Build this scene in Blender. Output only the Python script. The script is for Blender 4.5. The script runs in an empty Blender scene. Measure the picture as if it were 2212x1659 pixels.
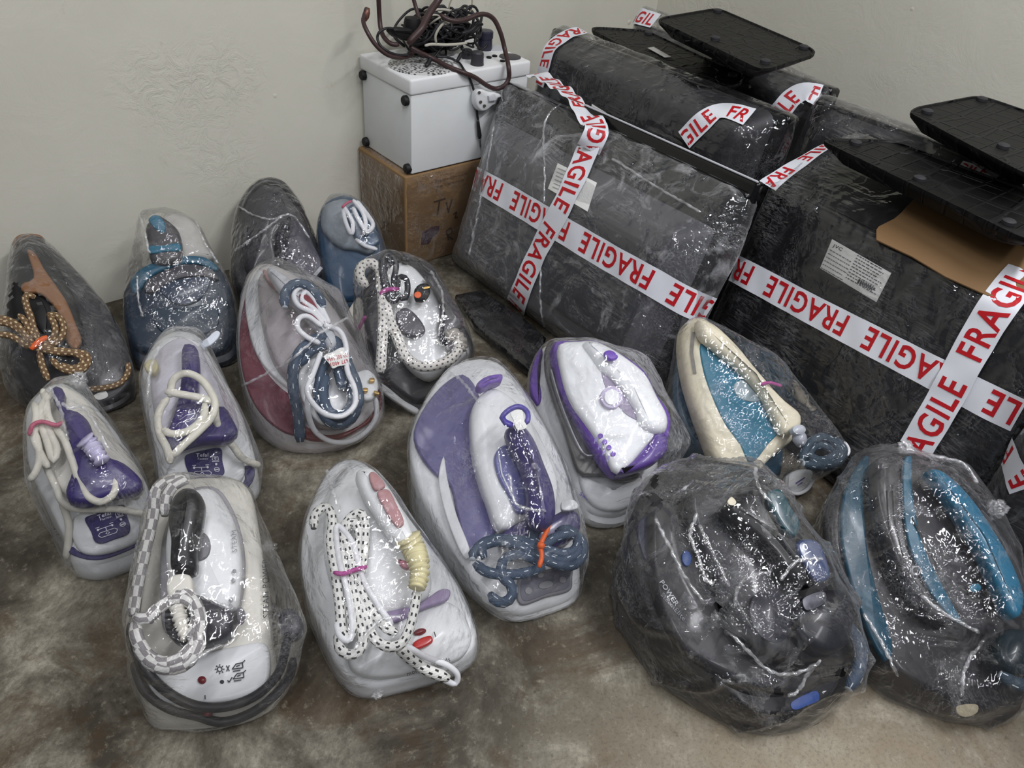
import bpy, bmesh, math, random
from mathutils import Vector as V, Matrix, noise
from mathutils.bvhtree import BVHTree

S = bpy.context.scene
COL = S.collection
random.seed(7)

# ------------------------------------------------------------------ camera
FPX, CX, CY, CAMH = 1700.0, 1106.0, 829.5, 1.07      # focal length in pixels of a 2212 x 1659 frame, camera height in metres


def _dir(px, py):
    return V((px - CX, -(py - CY), -FPX)).normalized()


_A, _B = _dir(3631, -259), _dir(-746, -659)           # vanishing points of the two walls
_U = _A.cross(_B).normalized()
_m = (_A + _B).normalized()
_n = _U.cross(_m)
_X, _Y = (_m - _n) / math.sqrt(2), (_m + _n) / math.sqrt(2)
ROT = Matrix((_X, _Y, _U))
CAM = V((0, 0, CAMH))
cd = bpy.data.cameras.new('camera')
cd.sensor_width = 36.0
cd.lens = FPX / 2212.0 * 36.0
cd.clip_start = 0.02
cam = bpy.data.objects.new('camera', cd)
cam.matrix_world = Matrix.Translation(CAM) @ ROT.to_4x4()
COL.objects.link(cam)
S.camera = cam

# ------------------------------------------------------------------ light
S.view_settings.view_transform = 'Standard'
S.view_settings.look = 'None'
S.view_settings.gamma = 1.0
S.view_settings.exposure = 0.2
S.cycles.transparent_max_bounces = 24
S.cycles.max_bounces = 8
S.cycles.use_denoising = True
w = bpy.data.worlds.new('world')
w.use_nodes = True
w.node_tree.nodes['Background'].inputs[0].default_value = (0.80, 0.86, 1.0, 1)
w.node_tree.nodes['Background'].inputs[1].default_value = 0.09
S.world = w


def tube_light(name, loc, length, width, power, rz, col=(0.97, 0.97, 1.0)):
    l = bpy.data.lights.new(name, 'AREA')
    l.shape = 'RECTANGLE'
    l.size, l.size_y = length, width
    l.energy = power
    l.color = col
    o = bpy.data.objects.new(name, l)
    o.location = loc
    o.rotation_euler = (0, 0, rz)
    COL.objects.link(o)
    return o


for _p, _w, _r in (((1.25, -0.35, 2.55), 38, 0.5), ((-0.75, -0.55, 2.6), 20, 0.5), ((0.35, -1.55, 2.6), 17, 0.5), ((0.15, 0.65, 2.6), 13, 0.5)):
    tube_light('ceiling_tube_light', _p, 1.2, 0.12, _w, _r)


# ------------------------------------------------------------------ helpers
def ray(px, py):
    return (ROT @ _dir(px, py)).normalized()


def at(px, py, z=0.0):
    d = ray(px, py)
    return CAM + d * ((z - CAMH) / d.z)


def at_x(px, py, x):
    d = ray(px, py)
    return CAM + d * (x / d.x)


def at_y(px, py, y):
    d = ray(px, py)
    return CAM + d * (y / d.y)


_CR = dict(c1=(0, 350, 560 / 1689), c2=(480, 350, 580 / 1480), c3=(0, 780, 680 / 2212), c4=(240, 960, 480 / 1244), c5=(620, 960, 460 / 1316),
           c6=(860, 740, 440 / 1177), c7=(1120, 660, 740 / 2212), c8=(1320, 960, 580 / 1458), c9=(1720, 920, 492 / 1166), c10=(740, 0, 460 / 1231),
           c11=(940, 150, 740 / 2013), c12=(1140, 0, 680 / 2212), c13=(1560, 180, 652 / 1352), c14=(1900, 820, 312 / 1849), c15=(760, 0, 420 / 2212),
           c16=(940, 560, 300 / 1659), c17=(0, 480, 300 / 1185), c0=(0, 0, 1.0))


def px(c, u, v):
    x, y, s = _CR[c]
    return x + u * s, y + v * s


def srgb(h):
    h = h.lstrip('#')
    r = []
    for i in (0, 2, 4):
        c = int(h[i:i + 2], 16) / 255.0
        r.append(c / 12.92 if c <= 0.04045 else ((c + 0.055) / 1.055) ** 2.4)
    return (*r, 1.0)


class NT:
    """small node helper"""

    def __init__(s, m):
        s.t = m.node_tree
        s.n, s.l = s.t.nodes, s.t.links

    def __call__(s, kind, ins=None, **props):
        nd = s.n.new(kind)
        for k, v_ in props.items():
            setattr(nd, k, v_)
        for k, v_ in (ins or {}).items():
            if isinstance(v_, bpy.types.NodeSocket):
                s.l.new(v_, nd.inputs[k])
            else:
                nd.inputs[k].default_value = v_
        return nd

    def math(s, op, a, b=None, c=None):
        ins = {0: a}
        if b is not None:
            ins[1] = b
        if c is not None:
            ins[2] = c
        return s('ShaderNodeMath', ins, operation=op).outputs[0]

    def ramp(s, fac, stops, interp='LINEAR'):
        r = s('ShaderNodeValToRGB', {0: fac})
        r.color_ramp.interpolation = interp
        e = r.color_ramp.elements
        while len(e) < len(stops):
            e.new(0.5)
        for el, (p, c) in zip(e, stops):
            el.position = p
            el.color = c if len(c) == 4 else (*c, 1)
        return r.outputs[0]

    def mix(s, fac, a, b):
        return s('ShaderNodeMix', {0: fac, 6: a, 7: b}, data_type='RGBA').outputs[2]

    def noise(s, vec, scale, detail=3, rough=0.55, dist=0.0):
        return s('ShaderNodeTexNoise', {'Vector': vec, 'Scale': scale, 'Detail': detail, 'Roughness': rough, 'Distortion': dist}).outputs[0]

    def out(s, sh):
        s.l.new(sh, s.n['Material Output'].inputs[0])


_MATS = {}


def plastic(hexcol, rough=0.35, metal=0.0, coat=0.0, dirt=0.0):
    key = (hexcol, rough, metal, coat, dirt)
    if key in _MATS:
        return _MATS[key]
    m = bpy.data.materials.new('plastic')
    m.use_nodes = True
    t = NT(m)
    b = t.n['Principled BSDF']
    c = srgb(hexcol)
    tc = t('ShaderNodeTexCoord').outputs['Object']
    n1 = t.noise(tc, 14, 5, 0.6)
    f = t.ramp(n1, [(0.45, (0, 0, 0)), (0.75, (1, 1, 1))])
    f = t.math('MULTIPLY', f, 0.10 + dirt)
    t.l.new(t.mix(f, c, tuple(x * 0.55 for x in c[:3]) + (1,)), b.inputs['Base Color'])
    b.inputs['Roughness'].default_value = min(rough + 0.10, 0.7)
    b.inputs['Metallic'].default_value = metal
    b.inputs['Specular IOR Level'].default_value = 0.4
    b.inputs['Coat Weight'].default_value = coat * 0.25
    b.inputs['Coat Roughness'].default_value = 0.08
    _MATS[key] = m
    return m


def braid(base, dot, fx=0.55, fy=6, a=0.45, b=0.5, rough=0.7):
    """woven cord: little dashes in staggered rows, from the tube's own UV map (u: length / circumference, v: around)"""
    key = ('braid', base, dot, fx, fy, a, b)
    if key in _MATS:
        return _MATS[key]
    m = bpy.data.materials.new('braided_cord')
    m.use_nodes = True
    t = NT(m)
    bs = t.n['Principled BSDF']
    uv = t('ShaderNodeUVMap').outputs[0]
    sp = t('ShaderNodeSeparateXYZ', {0: uv})
    yy = t.math('MULTIPLY', sp.outputs[1], float(fy))
    row = t.math('FLOOR', yy)
    off = t.math('MULTIPLY', t.math('MODULO', row, 2.0), 0.5)
    xx = t.math('FRACT', t.math('ADD', t.math('MULTIPLY', sp.outputs[0], fx * 4.5), off))
    m1 = t.math('LESS_THAN', xx, a)
    m2 = t.math('LESS_THAN', t.math('FRACT', yy), b)
    f = t.math('MULTIPLY', m1, m2)
    t.l.new(t.mix(f, srgb(base), srgb(dot)), bs.inputs['Base Color'])
    bs.inputs['Roughness'].default_value = rough
    weave = t('ShaderNodeTexWave', {'Vector': uv, 'Scale': 6.0, 'Distortion': 1.0}, bands_direction='DIAGONAL').outputs[1]
    bp = t('ShaderNodeBump', {'Strength': 0.3, 'Distance': 0.001, 'Height': weave})
    t.l.new(bp.outputs[0], bs.inputs['Normal'])
    _MATS[key] = m
    return m


def film_mat(haze=0.10, rot=(0, 0, 0), streak=1.0, crinkle=1.0, gloss=1.0, long=1.0):
    """clear stretch film: mostly lets light through, glossy, with thin creases and milky bunches"""
    m = bpy.data.materials.new('stretch_film')
    m.use_nodes = True
    t = NT(m)
    t.n.remove(t.n['Principled BSDF'])
    tc = t('ShaderNodeTexCoord').outputs['Object']
    warp = t('ShaderNodeTexNoise', {'Vector': tc, 'Scale': 7.0, 'Detail': 2.0}).outputs[1]
    wv = t('ShaderNodeMix', {0: 0.025, 4: tc, 5: warp}, data_type='VECTOR').outputs[1]

    def lines(r, sc, scale, width, detail=2.0):
        mp = t('ShaderNodeMapping', {0: wv, 2: r, 3: tuple(1.0 / q for q in sc)}, vector_type='TEXTURE').outputs[0]
        n = t.noise(mp, scale, detail, 0.55, 0.2)
        return t.math('MAXIMUM', t.math('SUBTRACT', 1.0, t.math('DIVIDE', t.math('ABSOLUTE', t.math('SUBTRACT', n, 0.5)), width)), 0.0), n

    l1, n1 = lines(rot, (3.0 / long, 95.0, 70.0), 3.0, 0.06, 2.0)
    l2, n2 = lines((rot[0] + 0.5, rot[1] - 0.4, rot[2] + 1.0), (4.0 / long, 60.0, 45.0), 2.4, 0.035)
    l3, n3 = lines((0.3, 0.9, 0.2), (1.0, 1.0, 1.0), 34.0, 0.035, 3.0)
    pa = t.ramp(t.noise(tc, 8, 3, 0.6, 0.6), [(0.49, (0, 0, 0)), (0.66, (1, 1, 1))])
    pb = t.ramp(t.noise(tc, 11, 3, 0.6, 1.0), [(0.50, (0, 0, 0)), (0.68, (1, 1, 1))])
    pc = t.ramp(t.noise(wv, 16, 4, 0.65, 1.2), [(0.54, (0, 0, 0)), (0.80, (1, 1, 1))])
    m1 = t.math('MULTIPLY', l1, t.math('ADD', t.math('MULTIPLY', pa, 0.85), 0.05))
    m2 = t.math('MULTIPLY', l2, t.math('ADD', t.math('MULTIPLY', pb, 0.85), 0.03))
    m3 = t.math('MULTIPLY', l3, t.math('MULTIPLY', pb, pa))
    hz = t.math('ADD', t.math('MULTIPLY', m1, 0.15 * streak), t.math('MULTIPLY', m2, 0.17 * streak))
    hz = t.math('ADD', hz, t.math('MULTIPLY', m3, 0.10 * crinkle))
    hz = t.math('ADD', hz, t.math('MULTIPLY', pc, haze * 1.5))
    lw = t('ShaderNodeLayerWeight', {0: 0.30}).outputs[1]
    hz = t.math('ADD', hz, t.math('MULTIPLY', t.math('MULTIPLY', lw, lw), haze * 2.2))
    hz = t.math('MINIMUM', t.math('ADD', hz, haze * 0.10), 0.75)
    # taut facets and pleats: smooth enough that each one throws a clean glint
    def pleats(r, sc):
        mp = t('ShaderNodeMapping', {0: wv, 2: r, 3: tuple(1.0 / q for q in sc)}, vector_type='TEXTURE').outputs[0]
        return t.noise(mp, 1.0, 1.0, 0.5, 0.0)

    g1 = pleats(rot, (9.0 / long, 105.0, 90.0))
    g2 = pleats((rot[0] + 0.5, rot[1] - 0.4, rot[2] + 1.0), (14.0 / long, 70.0, 60.0))
    g3 = t.noise(wv, 48, 1.5, 0.5, 0.6)
    b0 = t('ShaderNodeBump', {'Strength': 0.6, 'Distance': 0.012, 'Height': t.noise(tc, 20, 1, 0.5, 0.5)})
    b1 = t('ShaderNodeBump', {'Strength': 0.9, 'Distance': 0.0042 * min(streak, 1.3), 'Height': t.math('MULTIPLY', g1, t.math('ADD', t.math('MULTIPLY', pa, 1.3), 0.35)), 'Normal': b0.outputs[0]})
    b2 = t('ShaderNodeBump', {'Strength': 0.9, 'Distance': 0.0050, 'Height': t.math('MULTIPLY', g2, t.math('ADD', pb, 0.12)), 'Normal': b1.outputs[0]})
    b3 = t('ShaderNodeBump', {'Strength': 0.9, 'Distance': 0.0075 * crinkle, 'Height': t.math('MULTIPLY', g3, t.math('ADD', pc, 0.10)), 'Normal': b2.outputs[0]})
    nrm = b3.outputs[0]
    gl = t('ShaderNodeBsdfGlossy', {'Color': (1, 1, 1, 1), 'Roughness': 0.06, 'Normal': nrm})
    di = t('ShaderNodeBsdfDiffuse', {'Color': (0.82, 0.83, 0.86, 1)})
    tl = t('ShaderNodeBsdfTranslucent', {'Color': (0.82, 0.83, 0.86, 1)})
    dm = t('ShaderNodeMixShader', {0: 0.30, 1: di.outputs[0], 2: tl.outputs[0]})
    tr = t('ShaderNodeBsdfTransparent', {0: (0.985, 0.985, 0.99, 1)})
    s1 = t('ShaderNodeMixShader', {0: hz, 1: tr.outputs[0], 2: dm.outputs[0]})
    fr = t('ShaderNodeFresnel', {0: 1.40, 'Normal': nrm}).outputs[0]
    fr = t.math('MINIMUM', t.math('ADD', t.math('MULTIPLY', fr, 1.15 * gloss), 0.010 * gloss), 0.55)
    s2 = t('ShaderNodeMixShader', {0: fr, 1: s1.outputs[0], 2: gl.outputs[0]})
    t.out(s2.outputs[0])
    return m


def link(name, me, parent=None, label=None):
    o = bpy.data.objects.new(name, me)
    COL.objects.link(o)
    if parent is not None:
        o.parent = parent
        top = parent
        loc = V((0, 0, 0))
        while top is not None:
            loc += top.location
            top = top.parent
        me.transform(Matrix.Translation(-loc))
    if label:
        o['label'] = label
    return o


def mesh(name, verts, faces, mats, parent=None, smooth=True, fmat=None, label=None, uvs=None):
    me = bpy.data.meshes.new(name)
    me.from_pydata([tuple(v) for v in verts], [], faces)
    if not isinstance(mats, (list, tuple)):
        mats = [mats]
    for m in mats:
        me.materials.append(m)
    if fmat:
        me.polygons.foreach_set('material_index', fmat)
    if smooth:
        me.polygons.foreach_set('use_smooth', [True] * len(me.polygons))
    if uvs:
        ul = me.uv_layers.new(name='UVMap')
        k = 0
        for p in me.polygons:
            for li in p.loop_indices:
                ul.data[li].uv = uvs[k]
                k += 1
    me.update()
    return link(name, me, parent, label)


def thing(name, label, cat, loc, group=None):
    o = bpy.data.objects.new(name, None)
    o.empty_display_size = 0.05
    o.location = loc
    COL.objects.link(o)
    o['label'] = label
    o['category'] = cat
    if group:
        o['group'] = group
    return o


def tag(o, label, cat, group=None):
    o['label'] = label
    o['category'] = cat
    if group:
        o['group'] = group
    return o


def catmull(pts, closed, sub=10):
    n = len(pts)
    out = []
    rng = range(n) if closed else range(n - 1)
    for i in rng:
        if closed:
            p0, p1, p2, p3 = pts[(i - 1) % n], pts[i], pts[(i + 1) % n], pts[(i + 2) % n]
        else:
            p1, p2 = pts[i], pts[i + 1]
            p0 = pts[i - 1] if i > 0 else p1 * 2 - p2
            p3 = pts[i + 2] if i + 2 < n else p2 * 2 - p1
        d1, d2, d3 = max((p1 - p0).length ** 0.5, 1e-6), max((p2 - p1).length ** 0.5, 1e-6), max((p3 - p2).length ** 0.5, 1e-6)
        m1 = ((p1 - p0) / d1 - (p2 - p0) / (d1 + d2) + (p2 - p1) / d2) * d2
        m2 = ((p2 - p1) / d2 - (p3 - p1) / (d2 + d3) + (p3 - p2) / d3) * d2
        for k in range(sub):
            s = k / sub
            s2, s3 = s * s, s * s * s
            out.append(p1 * (2 * s3 - 3 * s2 + 1) + m1 * (s3 - 2 * s2 + s) + p2 * (-2 * s3 + 3 * s2) + m2 * (s3 - s2))
    if not closed:
        out.append(pts[-1].copy())
    return out


def resample(pts, n, closed):
    q = pts + [pts[0]] if closed else pts
    acc = [0.0]
    for a, b in zip(q, q[1:]):
        acc.append(acc[-1] + (b - a).length)
    tot = acc[-1]
    out, j = [], 0
    m = n if closed else n - 1
    for i in range(n):
        d = tot * i / m
        while j < len(acc) - 2 and acc[j + 1] < d:
            j += 1
        seg = acc[j + 1] - acc[j]
        s = 0 if seg < 1e-9 else (d - acc[j]) / seg
        out.append(q[j].lerp(q[j + 1], min(max(s, 0), 1)))
    return out


class Plane:
    def __init__(s, p, n):
        s.p, s.n = p, n.normalized()
        if s.n.z < 0:
            s.n = -s.n

    def hit(s, x, y, lift=0.0):
        d = ray(x, y)
        p = s.p + s.n * lift
        return CAM + d * ((p - CAM).dot(s.n) / d.dot(s.n))


def loft(name, rings, mat, parent, cap0=True, cap1=True, label=None, smooth=True):
    n = len(rings[0])
    vs = [p for r in rings for p in r]
    fs = []
    for k in range(len(rings) - 1):
        for i in range(n):
            j = (i + 1) % n
            fs.append((k * n + i, k * n + j, (k + 1) * n + j, (k + 1) * n + i))
    if cap0:
        fs.append(tuple(range(n - 1, -1, -1)))
    if cap1:
        fs.append(tuple(range((len(rings) - 1) * n, len(rings) * n)))
    o = mesh(name, vs, fs, mat, parent, smooth, label=label)
    fix_normals(o)
    return o


def fix_normals(o):
    bm = bmesh.new()
    bm.from_mesh(o.data)
    bmesh.ops.recalc_face_normals(bm, faces=bm.faces)
    bm.to_mesh(o.data)
    bm.free()
    # crease flat caps
    try:
        o.data.set_sharp_from_angle(angle=math.radians(38))
    except Exception:
        pass


def inset(pts, nrm, d):
    """move a planar closed outline inward by d (pts in order), along the in-plane normals"""
    n = len(pts)
    area = V((0, 0, 0))
    c = sum(pts, V((0, 0, 0))) / n
    for i in range(n):
        area += (pts[i] - c).cross(pts[(i + 1) % n] - c)
    sgn = 1.0 if area.dot(nrm) > 0 else -1.0
    out = []
    for i in range(n):
        tg = (pts[(i + 1) % n] - pts[i - 1]).normalized()
        out.append(pts[i] + nrm.cross(tg) * (sgn * d))
    return out


def slab3(name, pts, nrm, thick, mat, parent, bevel=0.003, dome=0.0, label=None):
    """solid with the given planar outline as its top face: rounded rim, optional dome, thickness below"""
    n = len(pts)
    bevel = min(bevel, thick * 0.8)
    rings = [[p - nrm * thick for p in inset(pts, nrm, bevel * 0.5)], [p - nrm * (thick * 0.7 if thick * 0.3 > 1e-4 else thick) for p in pts]]
    for k in range(0, 4):
        a = k / 3 * math.pi / 2
        rings.append([p - nrm * (bevel * (1 - math.sin(a))) for p in inset(pts, nrm, bevel * (1 - math.cos(a)))])
    if dome > 0:
        base = rings[-1]
        c = sum(base, V((0, 0, 0))) / n
        for s in (0.92, 0.82, 0.68, 0.5, 0.3, 0.1):
            rings.append([c + (p - c) * s + nrm * dome * (1 - s ** 2) for p in base])
    return loft(name, rings, mat, parent, label=label)


def tube3(name, pts, r, mat, parent, sides=10, step=None, label=None, taper=None, ribs=None, cap=True, sub=10):
    """round cord or pipe along pts (already 3-D); UV: u = length / circumference, v = around"""
    line = catmull(pts, False, sub) if len(pts) > 2 else list(pts)
    L = sum((b - a).length for a, b in zip(line, line[1:]))
    n = max(4, int(L / (step or max(r * 1.1, 0.003))))
    line = resample(line, n, False)
    verts, faces, uvs = [], [], []
    t0 = (line[1] - line[0]).normalized()
    up = V((0, 0, 1)) if abs(t0.z) < 0.9 else V((1, 0, 0))
    nx = (up - t0 * up.dot(t0)).normalized()
    d = 0.0
    us = []
    for i, p in enumerate(line):
        tg = (line[min(i + 1, n - 1)] - line[max(i - 1, 0)]).normalized()
        nx = (nx - tg * nx.dot(tg)).normalized()
        ny = tg.cross(nx)
        if i:
            d += (p - line[i - 1]).length
        us.append(d / (2 * math.pi * r))
        rr = r
        if taper:
            rr = r * (taper[0] + (taper[1] - taper[0]) * i / (n - 1))
        if ribs:
            rr *= 1.0 + ribs[1] * (1 if math.sin(d / ribs[0] * 2 * math.pi) > 0 else -1)
        if cap and (i == 0 or i == n - 1):
            rr *= 0.6
        for k in range(sides):
            a = 2 * math.pi * k / sides
            verts.append(p + (nx * math.cos(a) + ny * math.sin(a)) * rr)
    for i in range(n - 1):
        for k in range(sides):
            j = (k + 1) % sides
            faces.append((i * sides + k, i * sides + j, (i + 1) * sides + j, (i + 1) * sides + k))
            v0, v1 = k / sides, (k + 1) / sides
            uvs += [(us[i], v0), (us[i], v1), (us[i + 1], v1), (us[i + 1], v0)]
    if cap:
        faces.append(tuple(range(sides - 1, -1, -1)))
        uvs += [(0, 0)] * sides
        faces.append(tuple(range((n - 1) * sides, n * sides)))
        uvs += [(0, 0)] * sides
    return mesh(name, verts, faces, mat, parent, True, label=label, uvs=uvs)


_TX = {}


def text_geo(s, bold=0.0):
    """(verts 2-D, faces) of a line of lettering, cap height about 0.7, starting at x = 0"""
    if (s, bold) in _TX:
        return _TX[(s, bold)]
    cu = bpy.data.curves.new('lettering', 'FONT')
    cu.body = s
    cu.offset = bold
    cu.space_character = 1.12
    cu.resolution_u = 3
    o = bpy.data.objects.new('lettering', cu)
    COL.objects.link(o)
    dg = bpy.context.evaluated_depsgraph_get()
    me = o.evaluated_get(dg).to_mesh()
    bm = bmesh.new()
    bm.from_mesh(me)
    bmesh.ops.remove_doubles(bm, verts=bm.verts, dist=1e-5)
    bmesh.ops.triangulate(bm, faces=bm.faces)
    vs = [(v.co.x, v.co.y) for v in bm.verts]
    bm.verts.index_update()
    fs = [tuple(v.index for v in f.verts) for f in bm.faces]
    bm.free()
    o.evaluated_get(dg).to_mesh_clear()
    bpy.data.objects.remove(o)
    bpy.data.curves.remove(cu)
    _TX[(s, bold)] = (vs, fs)
    return vs, fs


def world_verts(objs):
    out = []
    for o in objs:
        loc = V((0, 0, 0))
        q = o
        while q is not None:
            loc += q.location
            q = q.parent
        out += [v.co + loc for v in o.data.vertices]
    return out


def descend(o):
    r = []
    for c in o.children:
        r.append(c)
        r += descend(c)
    return r


def hull_film(root, mat, margin=0.004, extra=(), voxel=0.007, amp=0.004, skip=(), holes=(), name='film_wrap', zmin=0.002, smooth=4, only=None, fold=0.0):
    """stretch film pulled tight over everything under root: a taut skin with small wrinkles"""
    objs = [o for o in descend(root) if o.type == 'MESH' and not any(o.name.startswith(s) for s in skip)]
    if only:
        objs = [o for o in objs if any(o.name.startswith(s) for s in only)]
    pts = world_verts(objs) + list(extra)
    bm = bmesh.new()
    for p in pts:
        bm.verts.new(p)
    r = bmesh.ops.convex_hull(bm, input=bm.verts)
    bmesh.ops.delete(bm, geom=[g for g in r['geom_interior'] if isinstance(g, bmesh.types.BMVert)], context='VERTS')
    bmesh.ops.delete(bm, geom=[v for v in bm.verts if not v.link_faces], context='VERTS')
    me = bpy.data.meshes.new('hull')
    bm.to_mesh(me)
    bm.free()
    tmp = bpy.data.objects.new('hull', me)
    COL.objects.link(tmp)
    md = tmp.modifiers.new('r', 'REMESH')
    md.mode = 'VOXEL'
    md.voxel_size = voxel
    dg = bpy.context.evaluated_depsgraph_get()
    me2 = bpy.data.meshes.new_from_object(tmp.evaluated_get(dg))
    bpy.data.objects.remove(tmp)
    bm = bmesh.new()
    bm.from_mesh(me2)
    bpy.data.meshes.remove(me2)
    for _ in range(smooth):
        bmesh.ops.smooth_vert(bm, verts=bm.verts, factor=0.5, use_axis_x=True, use_axis_y=True, use_axis_z=True)
    bm.normal_update()
    seed = V((random.uniform(0, 50), random.uniform(0, 50), 0))
    for v in bm.verts:
        p = v.co
        a = noise.noise(p * 22 + seed)
        b = noise.noise(V((p.x * 60, p.y * 18, p.z * 40)) + seed)
        c = 1 - abs(noise.noise(p * 11 + seed * 2)) * 2
        d = amp * (0.7 * a + 0.35 * b) + fold * max(c - 0.72, 0) * 3
        v.co = p + v.normal * (margin + d)
        if v.co.z < zmin:
            v.co.z = zmin
    if holes:                                            # tears, found where the sight line to them meets the skin
        tree = BVHTree.FromBMesh(bm)
        hh = [(tree.ray_cast(CAM, d)[0], r) for d, r in holes]
        hh = [(h, r) for h, r in hh if h is not None]
        dead = [f for f in bm.faces if any((f.calc_center_median() - h).length < hr * (0.95 + 0.9 * noise.noise(f.calc_center_median() * 60 + seed)) for h, hr in hh)]
        bmesh.ops.delete(bm, geom=dead, context='FACES')
    me = bpy.data.meshes.new(name)
    bm.to_mesh(me)
    bm.free()
    me.materials.append(mat)
    me.polygons.foreach_set('use_smooth', [True] * len(me.polygons))
    return link(name, me, root)


def bvh_of(o):
    loc = V((0, 0, 0))
    q = o
    while q is not None:
        loc += q.location
        q = q.parent
    return BVHTree.FromPolygons([v.co + loc for v in o.data.vertices], [tuple(p.vertices) for p in o.data.polygons])


def cast_path(bvh, crop, pts, step=0.006, off=0.002, ends=(0, 0)):
    """lay a path of photo points onto a surface: list of (point, normal)"""
    q = catmull([V((*px(crop, *p), 0)) for p in pts], False, 12) if len(pts) > 2 else [V((*px(crop, *p), 0)) for p in pts]
    q = resample(q, 90, False)
    hits = []
    for p in q:
        h, n, _, _ = bvh.ray_cast(CAM, ray(p.x, p.y))
        if h is None:
            continue
        if n.dot(ray(p.x, p.y)) > 0:
            n = -n
        hits.append((h, n))
    if len(hits) < 4:
        return []
    P = [h for h, _ in hits]
    N = [n for _, n in hits]
    for _ in range(6):
        P = [P[0]] + [(P[i - 1] + P[i] * 2 + P[i + 1]) / 4 for i in range(1, len(P) - 1)] + [P[-1]]
        N = [N[0]] + [((N[i - 1] + N[i] * 2 + N[i + 1]) / 4).normalized() for i in range(1, len(N) - 1)] + [N[-1]]
    return [(p + n * off, n) for p, n in zip(P, N)]


M_TAPE = plastic('#d9dbe2', 0.3)
M_RED = plastic('#b3121e', 0.35)


def tape(parent, path, width=0.05, text='FRAGILE', pitch=None, phase=0.0, lift=0.0006, height=0.74, name='warning_tape', label=None):
    """printed tape along a path of (point, normal); the words run along the path, tops to its left"""
    if len(path) < 4:
        return None
    pitch = pitch or width * 4.15
    P = [p for p, _ in path]
    acc = [0.0]
    for a, b in zip(P, P[1:]):
        acc.append(acc[-1] + (b - a).length)
    L = acc[-1]

    def frame(d):
        d = min(max(d, 0.0), L)
        j = 0
        lo, hi = 0, len(acc) - 2
        while lo < hi:
            mid = (lo + hi + 1) // 2
            if acc[mid] <= d:
                lo = mid
            else:
                hi = mid - 1
        j = lo
        s = (d - acc[j]) / max(acc[j + 1] - acc[j], 1e-9)
        p = P[j].lerp(P[j + 1], s)
        n = path[j][1].lerp(path[j + 1][1], s).normalized()
        a, b = max(j - 2, 0), min(j + 3, len(P) - 1)
        tg = (P[b] - P[a]).normalized()
        n = (n - tg * n.dot(tg)).normalized()
        return p, n, n.cross(tg).normalized()

    verts, faces, fm = [], [], []
    m = max(6, int(L / 0.006))
    for i in range(m + 1):
        p, n, sd = frame(L * i / m)
        for k in range(5):
            f = k / 4 - 0.5
            verts.append(p + sd * (f * width) + n * (0.0006 * math.sin(i * 0.5 + k)))
    for i in range(m):
        for k in range(4):
            a = i * 5 + k
            faces.append((a, a + 5, a + 6, a + 1))
            fm.append(0)
    vs, fs = text_geo(text, 0.020)
    x0, x1 = min(v[0] for v in vs), max(v[0] for v in vs)
    h = width * height
    sc = h / 0.72
    wlen = pitch * 0.82
    sx = wlen / (x1 - x0)
    # subdivide letters so that they follow the bends
    bm = bmesh.new()
    bv = [bm.verts.new(((v[0] - x0) * sx, v[1] * sc, 0)) for v in vs]
    for f in fs:
        try:
            bm.faces.new([bv[i] for i in f])
        except ValueError:
            pass
    for _ in range(2):
        es = [e for e in bm.edges if e.calc_length() > 0.012]
        if es:
            bmesh.ops.subdivide_edges(bm, edges=es, cuts=1)
            bmesh.ops.triangulate(bm, faces=bm.faces)
    bm.verts.index_update()
    lv = [tuple(v.co) for v in bm.verts]
    lf = [tuple(v.index for v in f.verts) for f in bm.faces]
    bm.free()
    k = -phase * pitch
    while k < L:
        ok = {}
        for i, (x, y, _) in enumerate(lv):
            d = k + x
            if 0.001 < d < L - 0.001:
                p, n, sd = frame(d)
                ok[i] = len(verts)
                verts.append(p + sd * (y - h * 0.5) + n * lift)
        for f in lf:
            if all(i in ok for i in f):
                faces.append(tuple(ok[i] for i in f))
                fm.append(1)
        k += pitch
    o = mesh(name, verts, faces, [M_TAPE, M_RED], parent, True, fmat=fm, label=label)
    return o


def fold_mat():
    if 'fold' in _MATS:
        return _MATS['fold']
    m = bpy.data.materials.new('gathered_film')
    m.use_nodes = True
    t = NT(m)
    t.n.remove(t.n['Principled BSDF'])
    tc = t('ShaderNodeTexCoord').outputs['Object']
    n = t.noise(tc, 55, 4, 0.65, 0.6)
    bp = t('ShaderNodeBump', {'Strength': 0.9, 'Distance': 0.003, 'Height': n}).outputs[0]
    gl = t('ShaderNodeBsdfGlossy', {'Color': (1, 1, 1, 1), 'Roughness': 0.1, 'Normal': bp})
    di = t('ShaderNodeBsdfDiffuse', {'Color': (0.82, 0.83, 0.86, 1)})
    tr = t('ShaderNodeBsdfTransparent')
    f = t.ramp(t.noise(tc, 38, 3, 0.6, 0.5), [(0.40, (0.03,) * 3), (0.68, (0.34,) * 3)])
    s1 = t('ShaderNodeMixShader', {0: f, 1: tr.outputs[0], 2: di.outputs[0]})
    s2 = t('ShaderNodeMixShader', {0: 0.16, 1: s1.outputs[0], 2: gl.outputs[0]})
    t.out(s2.outputs[0])
    _MATS['fold'] = m
    return m


def fold(root, film, crop, pts, r=.0026):
    """a gathered ridge of the film, lying on it"""
    pth = cast_path(bvh_of(film), crop, pts, off=.0004)
    if len(pth) < 6:
        return None
    P = [p for p, _ in pth]
    P = P[::3] + ([P[-1]] if (len(P) - 1) % 3 else [])
    rn = random.Random(int(pts[0][0]))
    P = [p + V((rn.uniform(-1, 1), rn.uniform(-1, 1), rn.uniform(-.3, 1))) * (r * .5) for p in P]
    return tube3('film_fold', P, r, fold_mat(), root, sides=7, ribs=(.021, .14), step=.0025)


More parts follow.
